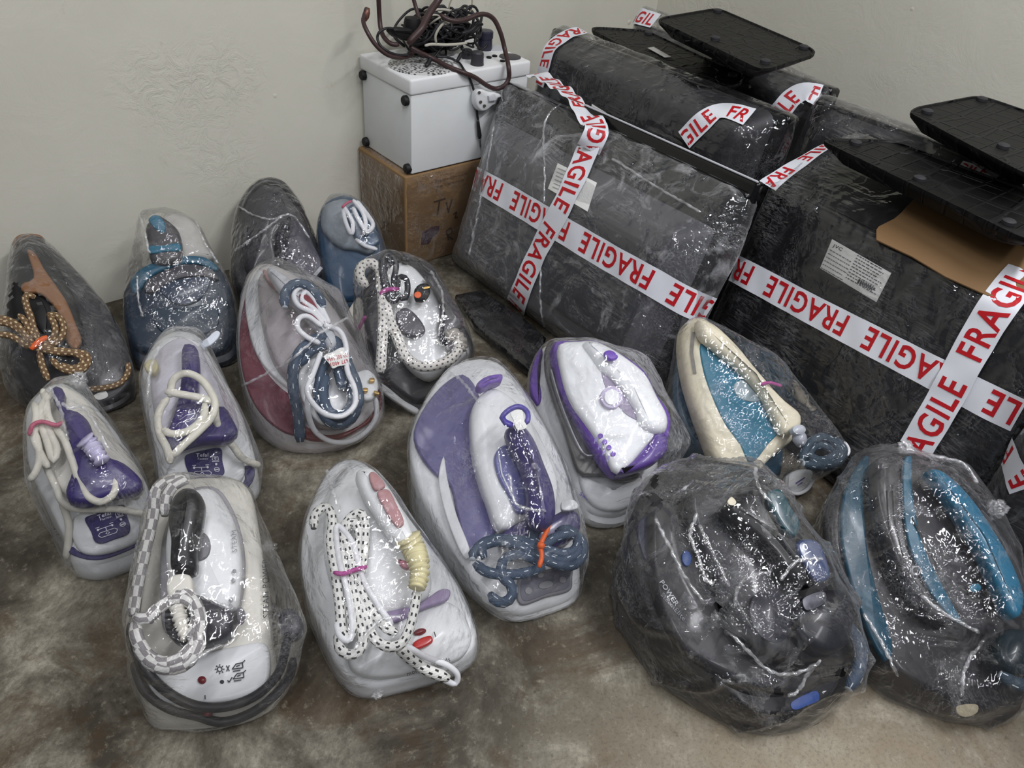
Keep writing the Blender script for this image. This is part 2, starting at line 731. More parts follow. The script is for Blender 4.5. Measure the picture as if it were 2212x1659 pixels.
def tuft(root, crop, u, v, dist_obj, r=.012):
    """a crumpled loose end of film"""
    b = bvh_of(dist_obj)
    d = ray(*px(crop, u, v))
    h, n, _, _ = b.ray_cast(CAM, d)
    if h is None:
        h, n, _, _ = b.find_nearest(CAM + d * ((dist_obj.parent.location - CAM).length))
    bm = bmesh.new()
    bmesh.ops.create_icosphere(bm, subdivisions=4, radius=1.0)
    for q in bm.verts:
        k = 1 + .75 * noise.noise(q.co * 2.6 + V((u, v, 0)) * .013) + .35 * noise.noise(q.co * 7 + V((v, u, 0)) * .017)
        q.co = h + V((q.co.x * r * 1.2, q.co.y * r, q.co.z * r * .9)) * k
    me = bpy.data.meshes.new('film_tuft')
    bm.to_mesh(me)
    bm.free()
    me.materials.append(fold_mat())
    me.polygons.foreach_set('use_smooth', [True] * len(me.polygons))
    return link('film_tuft', me, root)


# ------------------------------------------------------------------ the room
YW, XW = 1.815, 2.12


def wall_mat():
    m = bpy.data.materials.new('painted_plaster')
    m.use_nodes = True
    t = NT(m)
    b = t.n['Principled BSDF']
    tc = t('ShaderNodeTexCoord').outputs['Object']
    n1 = t.noise(tc, 1.4, 4, 0.6, 0.4)
    n2 = t.noise(tc, 9, 6, 0.7, 0.6)
    n3 = t.noise(tc, 60, 3, 0.6)
    c = t.mix(t.ramp(n1, [(0.3, (0, 0, 0)), (0.75, (1, 1, 1))]), srgb('#cfcdc0'), srgb('#dcdacd'))
    spots = t.ramp(n2, [(0.66, (0, 0, 0)), (0.72, (1, 1, 1))])
    c = t.mix(t.math('MULTIPLY', spots, 0.35), c, srgb('#b9b5a2'))
    t.l.new(c, b.inputs['Base Color'])
    b.inputs['Roughness'].default_value = 0.6
    b.inputs['Specular IOR Level'].default_value = 0.3
    # flaking patches, brush marks and filler lumps
    mask = t.ramp(t.noise(tc, 2.3, 2, 0.5, 0.3), [(0.56, (0, 0, 0)), (0.70, (1, 1, 1))])
    flake = t.ramp(t.noise(tc, 26, 6, 0.72, 1.0), [(0.42, (0, 0, 0)), (0.56, (1, 1, 1))])
    h = t.math('ADD', t.math('MULTIPLY', t.math('MULTIPLY', flake, mask), 0.3), t.math('MULTIPLY', n2, 0.5))
    h = t.math('ADD', h, t.math('MULTIPLY', n3, 0.05))
    pits = t('ShaderNodeTexVoronoi', {'Vector': tc, 'Scale': 7.0, 'Randomness': 1.0}).outputs[0]
    h = t.math('ADD', h, t.math('MULTIPLY', t.ramp(pits, [(0.02, (1, 1, 1)), (0.06, (0, 0, 0))]), 0.8))
    bp = t('ShaderNodeBump', {'Strength': 0.5, 'Distance': 0.006, 'Height': h})
    t.l.new(bp.outputs[0], b.inputs['Normal'])
    return m


def floor_mat():
    m = bpy.data.materials.new('worn_concrete')
    m.use_nodes = True
    t = NT(m)
    b = t.n['Principled BSDF']
    tc = t('ShaderNodeTexCoord').outputs['Object']
    big = t.noise(tc, 2.1, 4, 0.6, 0.5)
    mid = t.noise(tc, 7.5, 8, 0.72, 0.4)
    fine = t.noise(tc, 60, 6, 0.75)
    grit = t.noise(tc, 190, 3, 0.7)
    mp = t('ShaderNodeMapping', {0: tc, 2: (0, 0, 0.75), 3: (0.12, 0.022, 1.0)}, vector_type='TEXTURE').outputs[0]
    sw = t.noise(mp, 3.2, 5, 0.7, 0.5)
    c = t.ramp(mid, [(0.36, srgb('#37332b')), (0.46, srgb('#5e594e')), (0.55, srgb('#7f7a6d')), (0.66, srgb('#a8a292'))])
    c = t.mix(t.math('MULTIPLY', t.ramp(sw, [(0.36, (1, 1, 1)), (0.6, (0, 0, 0))]), 0.30), c, srgb('#47433b'))
    rust = t.ramp(t.noise(tc, 5.2, 8, 0.70, 0.8), [(0.50, (0, 0, 0)), (0.60, (1, 1, 1))])
    c = t.mix(t.math('MULTIPLY', rust, 0.62), c, srgb('#46331e'))
    dark = t.ramp(big, [(0.42, (1, 1, 1)), (0.54, (0, 0, 0))])
    c = t.mix(t.math('MULTIPLY', dark, 0.55), c, srgb('#2e2a23'))
    # lamplight on the floor at front right, painted in as a paler patch
    spd = t('ShaderNodeVectorMath', {0: tc, 1: (0.66, -0.02, 0.0)}, operation='DISTANCE').outputs[1]
    pale = t.ramp(t.math('ADD', spd, t.math('MULTIPLY', t.math('SUBTRACT', mid, 0.5), 0.7)), [(0.12, (1, 1, 1)), (0.48, (0, 0, 0))])
    c = t.mix(t.math('MULTIPLY', pale, 0.50), c, srgb('#b0a48e'))
    sp = t.ramp(fine, [(0.56, (0, 0, 0)), (0.70, (1, 1, 1))])
    c = t.mix(t.math('MULTIPLY', sp, 0.30), c, srgb('#bdb6a5'))
    sd = t.ramp(fine, [(0.30, (1, 1, 1)), (0.42, (0, 0, 0))])
    c = t.mix(t.math('MULTIPLY', sd, 0.55), c, srgb('#352a1c'))
    gd = t.ramp(grit, [(0.34, (1, 1, 1)), (0.5, (0, 0, 0))])
    c = t.mix(t.math('MULTIPLY', gd, 0.30), c, srgb('#3a342a'))
    t.l.new(c, b.inputs['Base Color'])
    b.inputs['Specular IOR Level'].default_value = 0.28
    rg = t.ramp(mid, [(0.3, (0.36,) * 3), (0.7, (0.58,) * 3)])
    t.l.new(rg, b.inputs['Roughness'])
    h = t.math('ADD', t.math('MULTIPLY', sw, 0.5), t.math('MULTIPLY', fine, 0.25))
    bp = t('ShaderNodeBump', {'Strength': 0.25, 'Distance': 0.003, 'Height': h})
    t.l.new(bp.outputs[0], b.inputs['Normal'])
    return m


def box_mesh(name, lo, hi, mat, parent=None, bevel=0.0, label=None):
    bm = bmesh.new()
    bmesh.ops.create_cube(bm, size=1.0)
    for v in bm.verts:
        v.co = V([lo[i] + (hi[i] - lo[i]) * (v.co[i] + 0.5) for i in range(3)])
    if bevel:
        bmesh.ops.bevel(bm, geom=list(bm.edges), offset=bevel, segments=3, profile=0.5, affect='EDGES')
    me = bpy.data.meshes.new(name)
    bm.to_mesh(me)
    bm.free()
    me.materials.append(mat)
    o = link(name, me, parent, label)
    if bevel:
        me.polygons.foreach_set('use_smooth', [True] * len(me.polygons))
        fix_normals(o)
    return o


def structure(name, lo, hi, mat):
    o = box_mesh(name, lo, hi, mat)
    o['kind'] = 'structure'
    return o


M_WALL = wall_mat()
structure('floor', (-2.6, -2.6, -0.1), (XW, YW, 0), floor_mat())
structure('wall_left', (-2.6, YW, -0.1), (XW + 0.12, YW + 0.12, 2.7), M_WALL)
structure('wall_right', (XW, -2.6, -0.1), (XW + 0.12, YW, 2.7), M_WALL)


# ------------------------------------------------------------------ steam stations
class Iron:
    """One wrapped steam station: outlines are measured on its sloping top plane, which rises from the heel (zh) to the nose (zn)."""

    def __init__(s, label, crop, heel, nose, zh, zn, name='steam_iron', cat='steam iron', roll=0.0, turn=0.0):
        s.c = crop
        a = at(*px(crop, *heel), zh)
        b = at(*px(crop, *nose), zn)
        h = b - a
        lat = V((h.y, -h.x, 0)).normalized()
        if turn:
            lat = (Matrix.Rotation(turn, 3, 'Z') @ lat)
        lat = (lat + V((0, 0, roll))).normalized()
        s.pl = Plane(a, lat.cross(h.normalized()))
        s.n = s.pl.n
        c = (a + b) / 2
        s.root = thing(name, label, cat, (c.x, c.y, 0))
        s.length = math.hypot(h.x, h.y)

    def pt(s, p, lift=0.0):
        return s.pl.hit(*px(s.c, p[0], p[1]), p[2] if len(p) > 2 else lift)

    def outline(s, pts, lift, n=72):
        P = [s.pt(p[:2], lift) for p in pts]
        return resample(catmull(P, True, 10), n, True)

    def tub(s, pts, mat, lift=0.0, name='base', bevel=0.012, foot=0.97, dome=0.0, label=None, n=84, belly=1.0, zfloor=0.0):
        top = s.outline(pts, lift, n)
        c = sum(top, V((0, 0, 0))) / n
        rings = []
        for f, k in ((0.0, foot), (0.06, (foot + 1) / 2), (0.35, belly), (0.75, 1.0)):
            r = []
            for p in top:
                q = c + (p - c) * k
                zt = p.z - bevel
                r.append(V((q.x, q.y, zfloor + max(zt - zfloor, 0.004) * f)))
            rings.append(r)
        for k in range(4):
            a = k / 3 * math.pi / 2
            rings.append([p - s.n * (bevel * (1 - math.sin(a))) for p in inset(top, s.n, bevel * (1 - math.cos(a)))])
        if dome > 0:
            base = rings[-1]
            for q in (0.9, 0.75, 0.55, 0.3, 0.1):
                rings.append([c + (p - c) * q + s.n * dome * (1 - q * q) for p in base])
        return loft(name, rings, mat, s.root, label=label)

    def slab(s, name, pts, lift, thick, mat, bevel=0.003, dome=0.0, parent=None, n=56, label=None):
        return slab3(name, s.outline(pts, lift, n), s.n, thick, mat, parent or s.root, bevel, dome, label)

    def tube(s, name, pts, r, mat, lift=0.02, parent=None, **k):
        rnd = random.Random(len(pts) * 31 + int(pts[0][0]))
        P = [s.pt(p, lift + (rnd.uniform(-.4, .4) * r if len(p) < 3 else 0)) for p in pts]
        return tube3(name, P, r, mat, parent or s.root, **k)

    def disc(s, name, u, v, ru, rv, lift, mat, parent=None, thick=0.003, dome=0.0, rot=0.0, label=None):
        pts = []
        for k in range(12):
            a = 2 * math.pi * k / 12
            x, y = ru * math.cos(a), rv * math.sin(a)
            pts.append((u + x * math.cos(rot) - y * math.sin(rot), v + x * math.sin(rot) + y * math.cos(rot)))
        return s.slab(name, pts, lift, thick, mat, 0.001, dome, parent, 32, label)

    def text(s, name, string, p0, p1, lift, mat, parent, bold=0.0, height=None):
        """one line of flat lettering from p0 to p1 (baseline ends)"""
        a, b = s.pt(p0, lift), s.pt(p1, lift)
        vs, fs = text_geo(string, bold)
        x0, x1 = min(v[0] for v in vs), max(v[0] for v in vs)
        ex = (b - a).normalized()
        ey = s.n.cross(ex).normalized()
        sc = (b - a).length / (x1 - x0)
        sy = sc if height is None else height / 0.72
        verts = [a + ex * ((v[0] - x0) * sc) + ey * (v[1] * sy) for v in vs]
        return mesh(name, verts, fs, mat, parent, False)

    def lines(s, name, polys, lift, r, mat, parent):
        """thin printed line work: each poly a list of crop points"""
        verts, faces = [], []
        for poly in polys:
            P = [s.pt(p, lift) for p in poly]
            for a, b in zip(P, P[1:]):
                e = (b - a)
                if e.length < 1e-6:
                    continue
                sd = s.n.cross(e.normalized()) * r
                k = len(verts)
                verts += [a - sd, b - sd, b + sd, a + sd]
                faces.append((k, k + 1, k + 2, k + 3))
        return mesh(name, verts, faces, mat, parent, False)

    def film(s, **k):
        ext = [s.pt(p) for p in k.pop('peaks', ())]
        holes = [(ray(*px(s.c, p[0], p[1])), p[3]) for p in k.pop('holes', ())]
        mat = k.pop('mat', None) or film_mat(k.pop('haze', 0.10), k.pop('rot', (random.uniform(0, 3), random.uniform(0, 3), random.uniform(0, 3))),
                                            k.pop('streak', 1.0), k.pop('crinkle', 1.0), k.pop('gloss', 1.0))
        folds, tufts = k.pop('folds', ()), k.pop('tufts', ())
        for q in ('haze', 'rot', 'streak', 'crinkle', 'gloss'):
            k.pop(q, None)
        f = hull_film(s.root, mat, extra=ext, holes=holes, **k)
        for q in folds:
            fold(s.root, f, s.c, q)
        for q in tufts:
            tuft(s.root, s.c, q[0], q[1], f, q[2])
        return f


def circ(u, v, r, n=14, a0=0, a1=360):
    return [(u + r * math.cos(math.radians(a0 + (a1 - a0) * i / n)), v + r * math.sin(math.radians(a0 + (a1 - a0) * i / n))) for i in range(n + 1)]


WHITE = plastic('#dfe1e2', 0.32, coat=0.3)
OFFWHITE = plastic('#d3d0c6', 0.4)
CREAM = plastic('#ddd5bd', 0.4, dirt=0.25)
YELLOWED = plastic('#cfc79d', 0.45, dirt=0.2)
BLACK = plastic('#141416', 0.25, coat=0.5)
BLACKM = plastic('#131315', 0.5)
CHAR = plastic('#38373c', 0.35, coat=0.3)
GREY = plastic('#8f9094', 0.35)
SILVER = plastic('#b9bbc0', 0.3, coat=0.2)
STEEL = plastic('#8a8a8c', 0.28, metal=0.9)
PURPLE = plastic('#2d2060', 0.3, coat=0.4)
DPURPLE = plastic('#241b58', 0.35)
LAVENDER = plastic('#5d5987', 0.3, coat=0.4)
INDIGO = plastic('#3b3566', 0.25, coat=0.6)
VIOLET = plastic('#6a45a8', 0.3)
NAVY = plastic('#16283a', 0.25, coat=0.5)
TEAL = plastic('#1d566e', 0.3, coat=0.3)
TEALP = plastic('#2c6c84', 0.35, dirt=0.1)
PBLUE = plastic('#164466', 0.3, coat=0.3)
BURG = plastic('#6a2436', 0.3, coat=0.4)
BURGD = plastic('#7a5258', 0.3, coat=0.3)
PINK = plastic('#a2787a', 0.35)
REDSW = plastic('#b51c1c', 0.2, coat=0.6)
DRED = plastic('#6e1220', 0.25, coat=0.4)
ORANGE = plastic('#e0632a', 0.35)
MAGENTA = plastic('#a23f84', 0.4)
BRONZE = plastic('#8a6243', 0.45, metal=0.25)
BRASS = plastic('#b8975a', 0.3, metal=0.9)
PAPER = plastic('#dcdcd8', 0.6)
INK = plastic('#22242a', 0.5)
INKP = plastic('#4a3a8a', 0.5)
WINK = plastic('#d4d4e2', 0.5)
TAN_BRAID = braid('#6d5338', '#cdb994', 0.75, 6, 0.38, 0.5)
WHITE_DOT = braid('#d9d9d4', '#26262a', 0.80, 7, 0.40, 0.46)
CHECK = braid('#d2d1cd', '#858282', 0.36, 8, 0.5, 0.999)
SLATE_DASH = braid('#3c4c60', '#cdd6dc', 0.42, 6, 0.24, 0.15)
TEALSLATE = braid('#2a3c4a', '#c4ced4', 0.42, 6, 0.24, 0.15)
HOSE_W = braid('#d6d3cc', '#55525a', 1.3, 8, 0.36, 0.42)
CORD_CREAM = plastic('#d2cfc2', 0.5, dirt=0.3)
CORD_WHITE = plastic('#dcdde0', 0.4)
CORD_BLACK = plastic('#2a2b30', 0.4, coat=0.2)

# --- white station with the pink inserts, front row
I = Iron('white steam iron with pink handle buttons, black-flecked hose and red switch on its heel', 'c5', (800, 1400), (380, 80), .03, .15)
b = I.tub([(410, 1480), (300, 1350), (190, 1110), (110, 880), (85, 690), (110, 480), (190, 270), (270, 140), (370, 85), (480, 110), (600, 240), (760, 450), (900, 640), (1020, 800),
           (1110, 960), (1165, 1110), (1180, 1200), (1150, 1300), (1060, 1370), (900, 1430), (700, 1480), (540, 1510)], WHITE, bevel=.008)
heel = I.slab('heel_cover', [(520, 1090), (650, 1050), (800, 1010), (960, 960), (1060, 1000), (1130, 1110), (1140, 1220), (1080, 1310), (900, 1370), (700, 1420), (520, 1430), (400, 1380), (380, 1250), (430, 1150)], .020, .03, WHITE, .008, .012, parent=b)
I.slab('purple_band', [(600, 1040), (800, 990), (960, 890), (1010, 900), (1000, 950), (850, 1010), (640, 1095)], .035, .012, plastic('#8d7d9e', 0.4), parent=b)
body = I.slab('iron_body', [(390, 90), (300, 200), (230, 420), (240, 700), (330, 930), (500, 1040), (700, 1010), (880, 920), (900, 780), (820, 600), (700, 400), (580, 220), (480, 120)], .045, .05, WHITE, .02, .01)
hd = I.slab('handle', [(430, 150), (510, 125), (600, 200), (700, 350), (770, 500), (790, 600), (700, 600), (640, 540), (540, 400), (460, 260)], .105, .04, WHITE, .014, .004)
I.slab('button', [(507, 180), (525, 165), (548, 172), (608, 248), (600, 262), (545, 280)], .113, .008, PINK, parent=hd)
I.slab('button', [(558, 292), (590, 275), (625, 275), (680, 370), (722, 465), (720, 492), (690, 508), (660, 485), (600, 390)], .113, .008, PINK, parent=hd)
I.slab('trigger', [(690, 705), (730, 715), (775, 725), (780, 750), (740, 765), (705, 745)], .09, .012, plastic('#9c6470', .35), parent=hd)
I.tube('strain_relief', [(745, 570), (780, 640), (810, 720), (820, 800), (800, 890)], .0155, YELLOWED, .095, taper=(1.15, .75), ribs=(.0075, .12), step=.0012, sides=14)
hz = .078
for pts in ([(165, 520), (175, 430), (240, 385), (280, 450), (270, 600), (300, 800), (325, 1000), (340, 1150), (370, 1200), (402, 1150), (390, 1000), (365, 800), (350, 600), (365, 510), (400, 475), (440, 520), (450, 650), (430, 790)],
            [(320, 1150), (325, 1260), (375, 1300), (440, 1285), (470, 1200), (440, 1050), (410, 850), (380, 650), (345, 540), (385, 460), (450, 420), (480, 480), (480, 600), (465, 750), (440, 850), (480, 960), (540, 1050), (620, 1140), (680, 1165)],
            [(805, 890), (790, 1000), (755, 1140), (700, 1235), (620, 1250), (540, 1200), (500, 1100), (460, 960), (420, 800), (400, 700)]):
    I.tube('steam_hose', pts, .0072, WHITE_DOT, hz, sides=12)
I.tube('steam_hose', [(680, 1245, .07), (760, 1320, .045), (870, 1395, .032), (1000, 1445, .022)], .0085, WHITE_DOT, sides=12)
I.tube('power_cord', [(650, 1115), (560, 985), (470, 830), (400, 600), (310, 500), (320, 700), (370, 900), (400, 1100), (385, 1210), (330, 1190), (300, 1100)], .0042, CORD_WHITE, hz + .006)
I.tube('power_cord', [(725, 1235, .06), (850, 1310, .045), (1000, 1370, .03), (1055, 1430, .015), (1040, 1478, .004), (960, 1450, .018)], .0045, CORD_WHITE)
I.tube('twist_tie', [(285, 790), (340, 800), (420, 775), (495, 755)], .0035, MAGENTA, hz + .016)
I.disc('indicator_lamp', 822, 1157, 40, 20, .036, DRED, heel, dome=.002, rot=-.25)
sw = I.slab('rocker_switch', [(780, 1225), (890, 1180), (902, 1215), (790, 1262)], .042, .012, REDSW, .003, parent=heel)
I.text('switch_mark', 'I', (916, 1190), (922, 1188), .0365, INK, heel, height=.008)
I.text('lettering', 'morphy richards', (745, 1432), (1010, 1338), .0275, INK, heel, .01)
I.film(haze=.075, streak=.7, amp=.003, skip=('steam_hose.003', 'power_cord.001'), peaks=((560, 170, .12),), folds=([(250, 160), (270, 250), (330, 420)], [(420, 1270), (560, 1100), (700, 1060)]), tufts=((1165, 975, .007), (560, 1545, .006)))

# --- white station with the black handle
I = Iron('white steam iron with glossy black handle and thick black mains cord across its heel', 'c4', (560, 1470), (560, 180), .045, .17)
b = I.tub([(200, 1470), (130, 1300), (135, 1100), (160, 850), (200, 600), (260, 340), (340, 210), (440, 178), (600, 172), (710, 185), (775, 255), (815, 420), (848, 650), (868, 900), (900, 1100), (915, 1240), (880, 1370), (770, 1450), (560, 1490), (340, 1500)], OFFWHITE, bevel=.014, foot=1.0)
heel = I.slab('heel_cover', [(300, 1180), (480, 1170), (670, 1130), (860, 1110), (890, 1230), (860, 1360), (740, 1420), (540, 1450), (340, 1450), (230, 1400), (200, 1280)], .006, .02, WHITE, .006, .003, parent=b)
I.slab('soleplate', [(480, 235), (590, 240), (680, 360), (735, 540), (745, 740), (720, 900), (680, 1060), (600, 1100), (420, 1120), (300, 1050), (270, 800), (290, 500), (380, 300)], .025, .02, plastic('#98969a', .4), .004)
body = I.slab('iron_body', [(470, 240), (560, 235), (640, 330), (700, 480), (722, 640), (712, 800), (685, 910), (560, 930), (420, 900), (320, 760), (300, 500), (370, 300)], .055, .035, WHITE, .014, .008)
I.slab('tank_window', [(470, 490), (525, 495), (556, 560), (535, 630), (470, 650), (430, 570)], .066, .008, plastic('#6c6c70', .3), parent=body)
I.slab('rear_housing', [(330, 820), (480, 830), (600, 880), (672, 930), (660, 1050), (560, 1100), (420, 1120), (310, 1060), (290, 930)], .065, .05, CHAR, .012, .006)
hd = I.slab('handle', [(390, 225), (455, 225), (505, 285), (500, 400), (470, 560), (452, 700), (330, 690), (318, 500), (303, 390), (330, 280)], .11, .045, BLACK, .02, .008)
I.disc('knob', 722, 960, 30, 50, .03, plastic('#6a696d', .35), None, dome=.006)
I.slab('hose_connector', [(322, 740), (436, 728), (442, 835), (322, 850)], .105, .03, OFFWHITE, .005)
I.tube('strain_relief', [(370, 850), (380, 950), (405, 1040), (425, 1090)], .0088, OFFWHITE, .095, ribs=(.007, .14), step=.0012, taper=(1.2, .8))
for pts in ([(335, 860), (400, 830), (470, 890), (500, 1000), (470, 1110), (400, 1190), (300, 1225), (210, 1190), (150, 1100), (130, 1000)],
            [(420, 1090), (470, 1040), (480, 940), (430, 870), (340, 870), (260, 920), (200, 980), (130, 960)],
            [(480, 1040), (490, 1130), (420, 1230), (320, 1255), (220, 1220), (140, 1120)]):
    I.tube('steam_hose', pts, .0085, CHECK, .10, sides=12)
I.tube('steam_hose', [(300, 400), (310, 300), (350, 230), (420, 195), (330, 200), (255, 250), (235, 400), (190, 600), (150, 780), (120, 960)], .008, CHECK, .085, sides=12)
for pts in ([(110, 1000, .05), (125, 1130, .035), (200, 1270, .02), (320, 1390, .014), (480, 1465, .008), (660, 1465, .008), (820, 1400, .010), (930, 1290, .02), (970, 1170, .04), (985, 1080, .055)],
            [(125, 1220, .01), (190, 1380, .005), (330, 1480, -.004), (480, 1520, -.012), (620, 1555, -.02), (790, 1500, -.018), (920, 1400, -.010), (1000, 1290, .0), (1020, 1200, .015)]):
    I.tube('power_cord', pts, .0066, CORD_BLACK)
I.slab('mains_plug', [(930, 930), (1000, 905), (1060, 960), (1070, 1040), (1010, 1085), (960, 1060), (935, 1000)], .065, .035, CHAR, .012)
I.disc('indicator_lamp', 508, 1318, 24, 22, .012, DRED, heel, dome=.002)
I.disc('power_dot', 620, 1328, 12, 11, .0105, INK, heel, thick=.002)
ic = [circ(608, 1258, 13)] + [[(608 + 18 * math.cos(a), 1258 + 18 * math.sin(a)), (608 + 27 * math.cos(a), 1258 + 27 * math.sin(a))] for a in [k * math.pi / 4 for k in range(8)]]
ic += [[(645, 1238), (662, 1268)], [(662, 1236), (646, 1270)], [(652, 1320), (660, 1332), (678, 1303)]]
for (dx, dy) in ((0, 0), (5, 55)):
    ic += [[(678 + dx, 1258 + dy), (700 + dx, 1228 + dy), (735 + dx, 1222 + dy), (750 + dx, 1208 + dy)], [(678 + dx, 1258 + dy), (738 + dx, 1250 + dy), (735 + dx, 1222 + dy)], [(700 + dx, 1243 + dy), (722 + dx, 1235 + dy)], [(682 + dx, 1270 + dy), (724 + dx, 1264 + dy)]]
I.lines('printed_icons', ic, .0108, .0007, INK, heel)
I.text('switch_mark', 'I', (524, 1428), (529, 1427), .0095, INK, heel, height=.006)
I.slab('rocker_switch', [(505, 1490), (530, 1478), (565, 1490), (560, 1510), (530, 1520)], .004, .01, DRED, parent=b)
I.text('lettering', 'STEAM POWER', (884, 968), (878, 640), .006, INK, b)
I.text('lettering', 'STEAM', (706, 600), (702, 480), .0575, GREY, body)
for u, v in ((668, 905), (672, 870), (685, 760), (690, 710)):
    I.disc('printed_icons', u, v, 11, 14, .0595, GREY, body, thick=.001)
I.film(haze=.06, streak=.8, skip=('power_cord.001',), peaks=((100, 950, .05), (1060, 960, .06)), folds=([(490, 840), (590, 890), (670, 920)], [(440, 1235), (560, 1150), (660, 1120)]), tufts=((935, 560, .008),))

# --- lavender and white station
I = Iron('lavender and white steam iron, slate hose tied in orange above a grey control panel', 'c6', (860, 1500), (420, 90), .025, .215)
b = I.tub([(660, 1570), (480, 1420), (300, 1170), (160, 940), (85, 720), (70, 570), (110, 420), (200, 260), (300, 140), (420, 90), (560, 100), (680, 200), (800, 380), (900, 560), (980, 760), (1030, 960), (1050, 1200), (1050, 1420), (1000, 1480), (850, 1540), (720, 1575)], WHITE, bevel=.009)
I.slab('side_shell', [(120, 430), (260, 240), (380, 180), (470, 300), (450, 500), (480, 760), (560, 960), (590, 1060), (540, 1120), (470, 1200), (420, 1230), (350, 1020), (290, 800), (230, 770), (130, 650), (90, 540)], .012, .012, LAVENDER, .004, label='glossy lavender shell')
I.slab('shell_spike', [(264, 655), (285, 780), (335, 980), (420, 1230), (395, 1250), (300, 1060), (235, 780)], .016, .008, WHITE, .002)
body = I.slab('iron_body', [(440, 350), (540, 250), (650, 300), (760, 420), (860, 600), (930, 800), (900, 960), (780, 990), (600, 1070), (520, 900), (460, 720), (430, 540)], .05, .045, WHITE, .012, .006)
I.slab('water_tank', [(560, 650), (600, 595), (660, 590), (720, 680), (760, 800), (775, 950), (700, 985), (640, 880), (580, 770)], .062, .012, plastic('#67689a', .2, coat=.6), .004, parent=body)
I.lines('trim_line', [[(580, 640), (600, 760), (680, 930), (770, 970)], [(660, 590), (730, 700), (765, 860), (770, 970)]], .0635, .0012, SILVER, body)
hd = I.slab('handle', [(640, 470), (720, 450), (790, 520), (860, 680), (920, 850), (920, 1000), (850, 1060), (770, 1000), (760, 850), (720, 680), (650, 540)], .115, .05, INDIGO, .022, .008)
I.slab('rear_housing', [(590, 1130), (650, 1060), (760, 1010), (880, 1000), (1000, 950), (1050, 990), (1050, 1090), (900, 1180), (700, 1190)], .045, .04, INDIGO, .008, .004)
I.slab('white_strap', [(950, 915), (1020, 910), (1045, 950), (950, 965)], .06, .01, WHITE, .002)
I.slab('spray_button', [(455, 240), (490, 200), (560, 178), (605, 180), (600, 215), (540, 235), (490, 258)], .075, .03, VIOLET, .006, .006)
I.tube('trigger', [(600, 420), (620, 465), (665, 480), (600, 440), (640, 390), (700, 370), (745, 400), (750, 445), (735, 470)], .0045, plastic('#4a3f9a', .25), .125, parent=hd)
I.slab('paper_scrap', [(650, 405), (715, 390), (728, 450), (745, 488), (690, 503), (668, 450)], .135, .002, PAPER, .0005, parent=hd)
for pts in ([(500, 1250), (480, 1190), (560, 1150), (700, 1180), (800, 1230), (900, 1275), (1000, 1290), (1062, 1240), (1062, 1150), (1000, 1105), (900, 1130), (830, 1170), (780, 1130), (800, 1060), (870, 1000)],
            [(430, 1250), (440, 1210), (520, 1145), (640, 1140), (760, 1150), (850, 1190), (930, 1220), (1020, 1200), (1040, 1130), (980, 1080), (920, 1090)],
            [(440, 1270), (500, 1320), (590, 1340), (740, 1330), (830, 1290), (760, 1240), (650, 1230), (600, 1280), (600, 1350), (650, 1400), (660, 1460), (620, 1500), (560, 1490), (530, 1450)],
            [(700, 1160), (780, 1180), (860, 1240), (960, 1260), (1040, 1210), (1030, 1110)]):
    I.tube('steam_hose', pts, .0083, SLATE_DASH, .055, sides=12)
I.tube('twist_tie', [(862, 975), (868, 1060), (830, 1150), (822, 1180), (830, 1230), (815, 1300)], .004, ORANGE, .08)
I.tube('twist_tie', [(805, 1165), (845, 1180)], .006, ORANGE, .082)
pan = I.slab('control_panel', [(705, 1345), (860, 1310), (1005, 1288), (1008, 1360), (1000, 1425), (860, 1470), (705, 1510)], .006, .008, plastic('#77787e', .35), .002, parent=b)
I.slab('panel_face', [(722, 1358), (860, 1325), (992, 1305), (994, 1360), (985, 1410), (860, 1452), (722, 1490)], .0068, .002, plastic('#5d5d6c', .3), .0005, parent=pan)
for u, v, r1, r2 in ((755, 1433, 22, 22), (855, 1400, 44, 22), (952, 1370, 20, 20), (825, 1342, 18, 16)):
    bt = I.disc('button', u, v, r1, r2, .0085, GREY, pan, rot=-.2)
I.film(haze=.09, streak=1.1, amp=.0045, folds=([(300, 160), (380, 240), (470, 350)], [(640, 760), (690, 940), (860, 975)]), skip=('steam_hose.002',), peaks=((560, 100, .05), (960, 700, .07)))

# --- two purple and white stations with control panels, left side
def panel_icons(I, parent, o, ex, ey, lift, words=True):
    def q(a, b_):
        return (o[0] + ex[0] * a + ey[0] * b_, o[1] + ex[1] * a + ey[1] * b_)
    L = [[q(.18, .58), q(.55, .58)], [q(.38, .58), q(.38, .72)], [q(*p) for p in [(.2, .72), (.58, .72), (.64, .8), (.58, .9), (.2, .9), (.14, .8), (.2, .72)]]]
    L += [[q(.38, .76), q(.43, .81), q(.38, .86), q(.33, .81), q(.38, .76)], [q(.72, .2), q(.88, .2), q(.88, .34), q(.72, .34), q(.72, .2)], [q(.76, .24), q(.84, .24), q(.80, .31), q(.76, .24)], [q(.70, .38), q(.90, .38)]]
    L += [[q(.8 + .07 * math.cos(a), .68 + .08 * math.sin(a)) for a in [k * math.pi / 6 for k in range(13)]], [q(.75, .67), q(.85, .67)], [q(.75, .70), q(.85, .70)]]
    L += [[q(.14, .5), q(.24, .5)], [q(.5, .5), q(.6, .5)]]
    I.lines('printed_icons', L, lift, .0005, WINK, parent)
    for a, b_ in ((.18, .58), (.55, .58), (.8, .48)):
        I.disc('indicator_lamp', *q(a, b_), 9, 9, lift + .001, WINK, parent, thick=.002)
    if words:
        I.text('lettering', 'Tefal', q(.28, .19), q(.62, .19), lift, WINK, parent, .02)
        I.text('lettering', 'Fasteo', q(.32, .30), q(.60, .30), lift, WINK, parent)


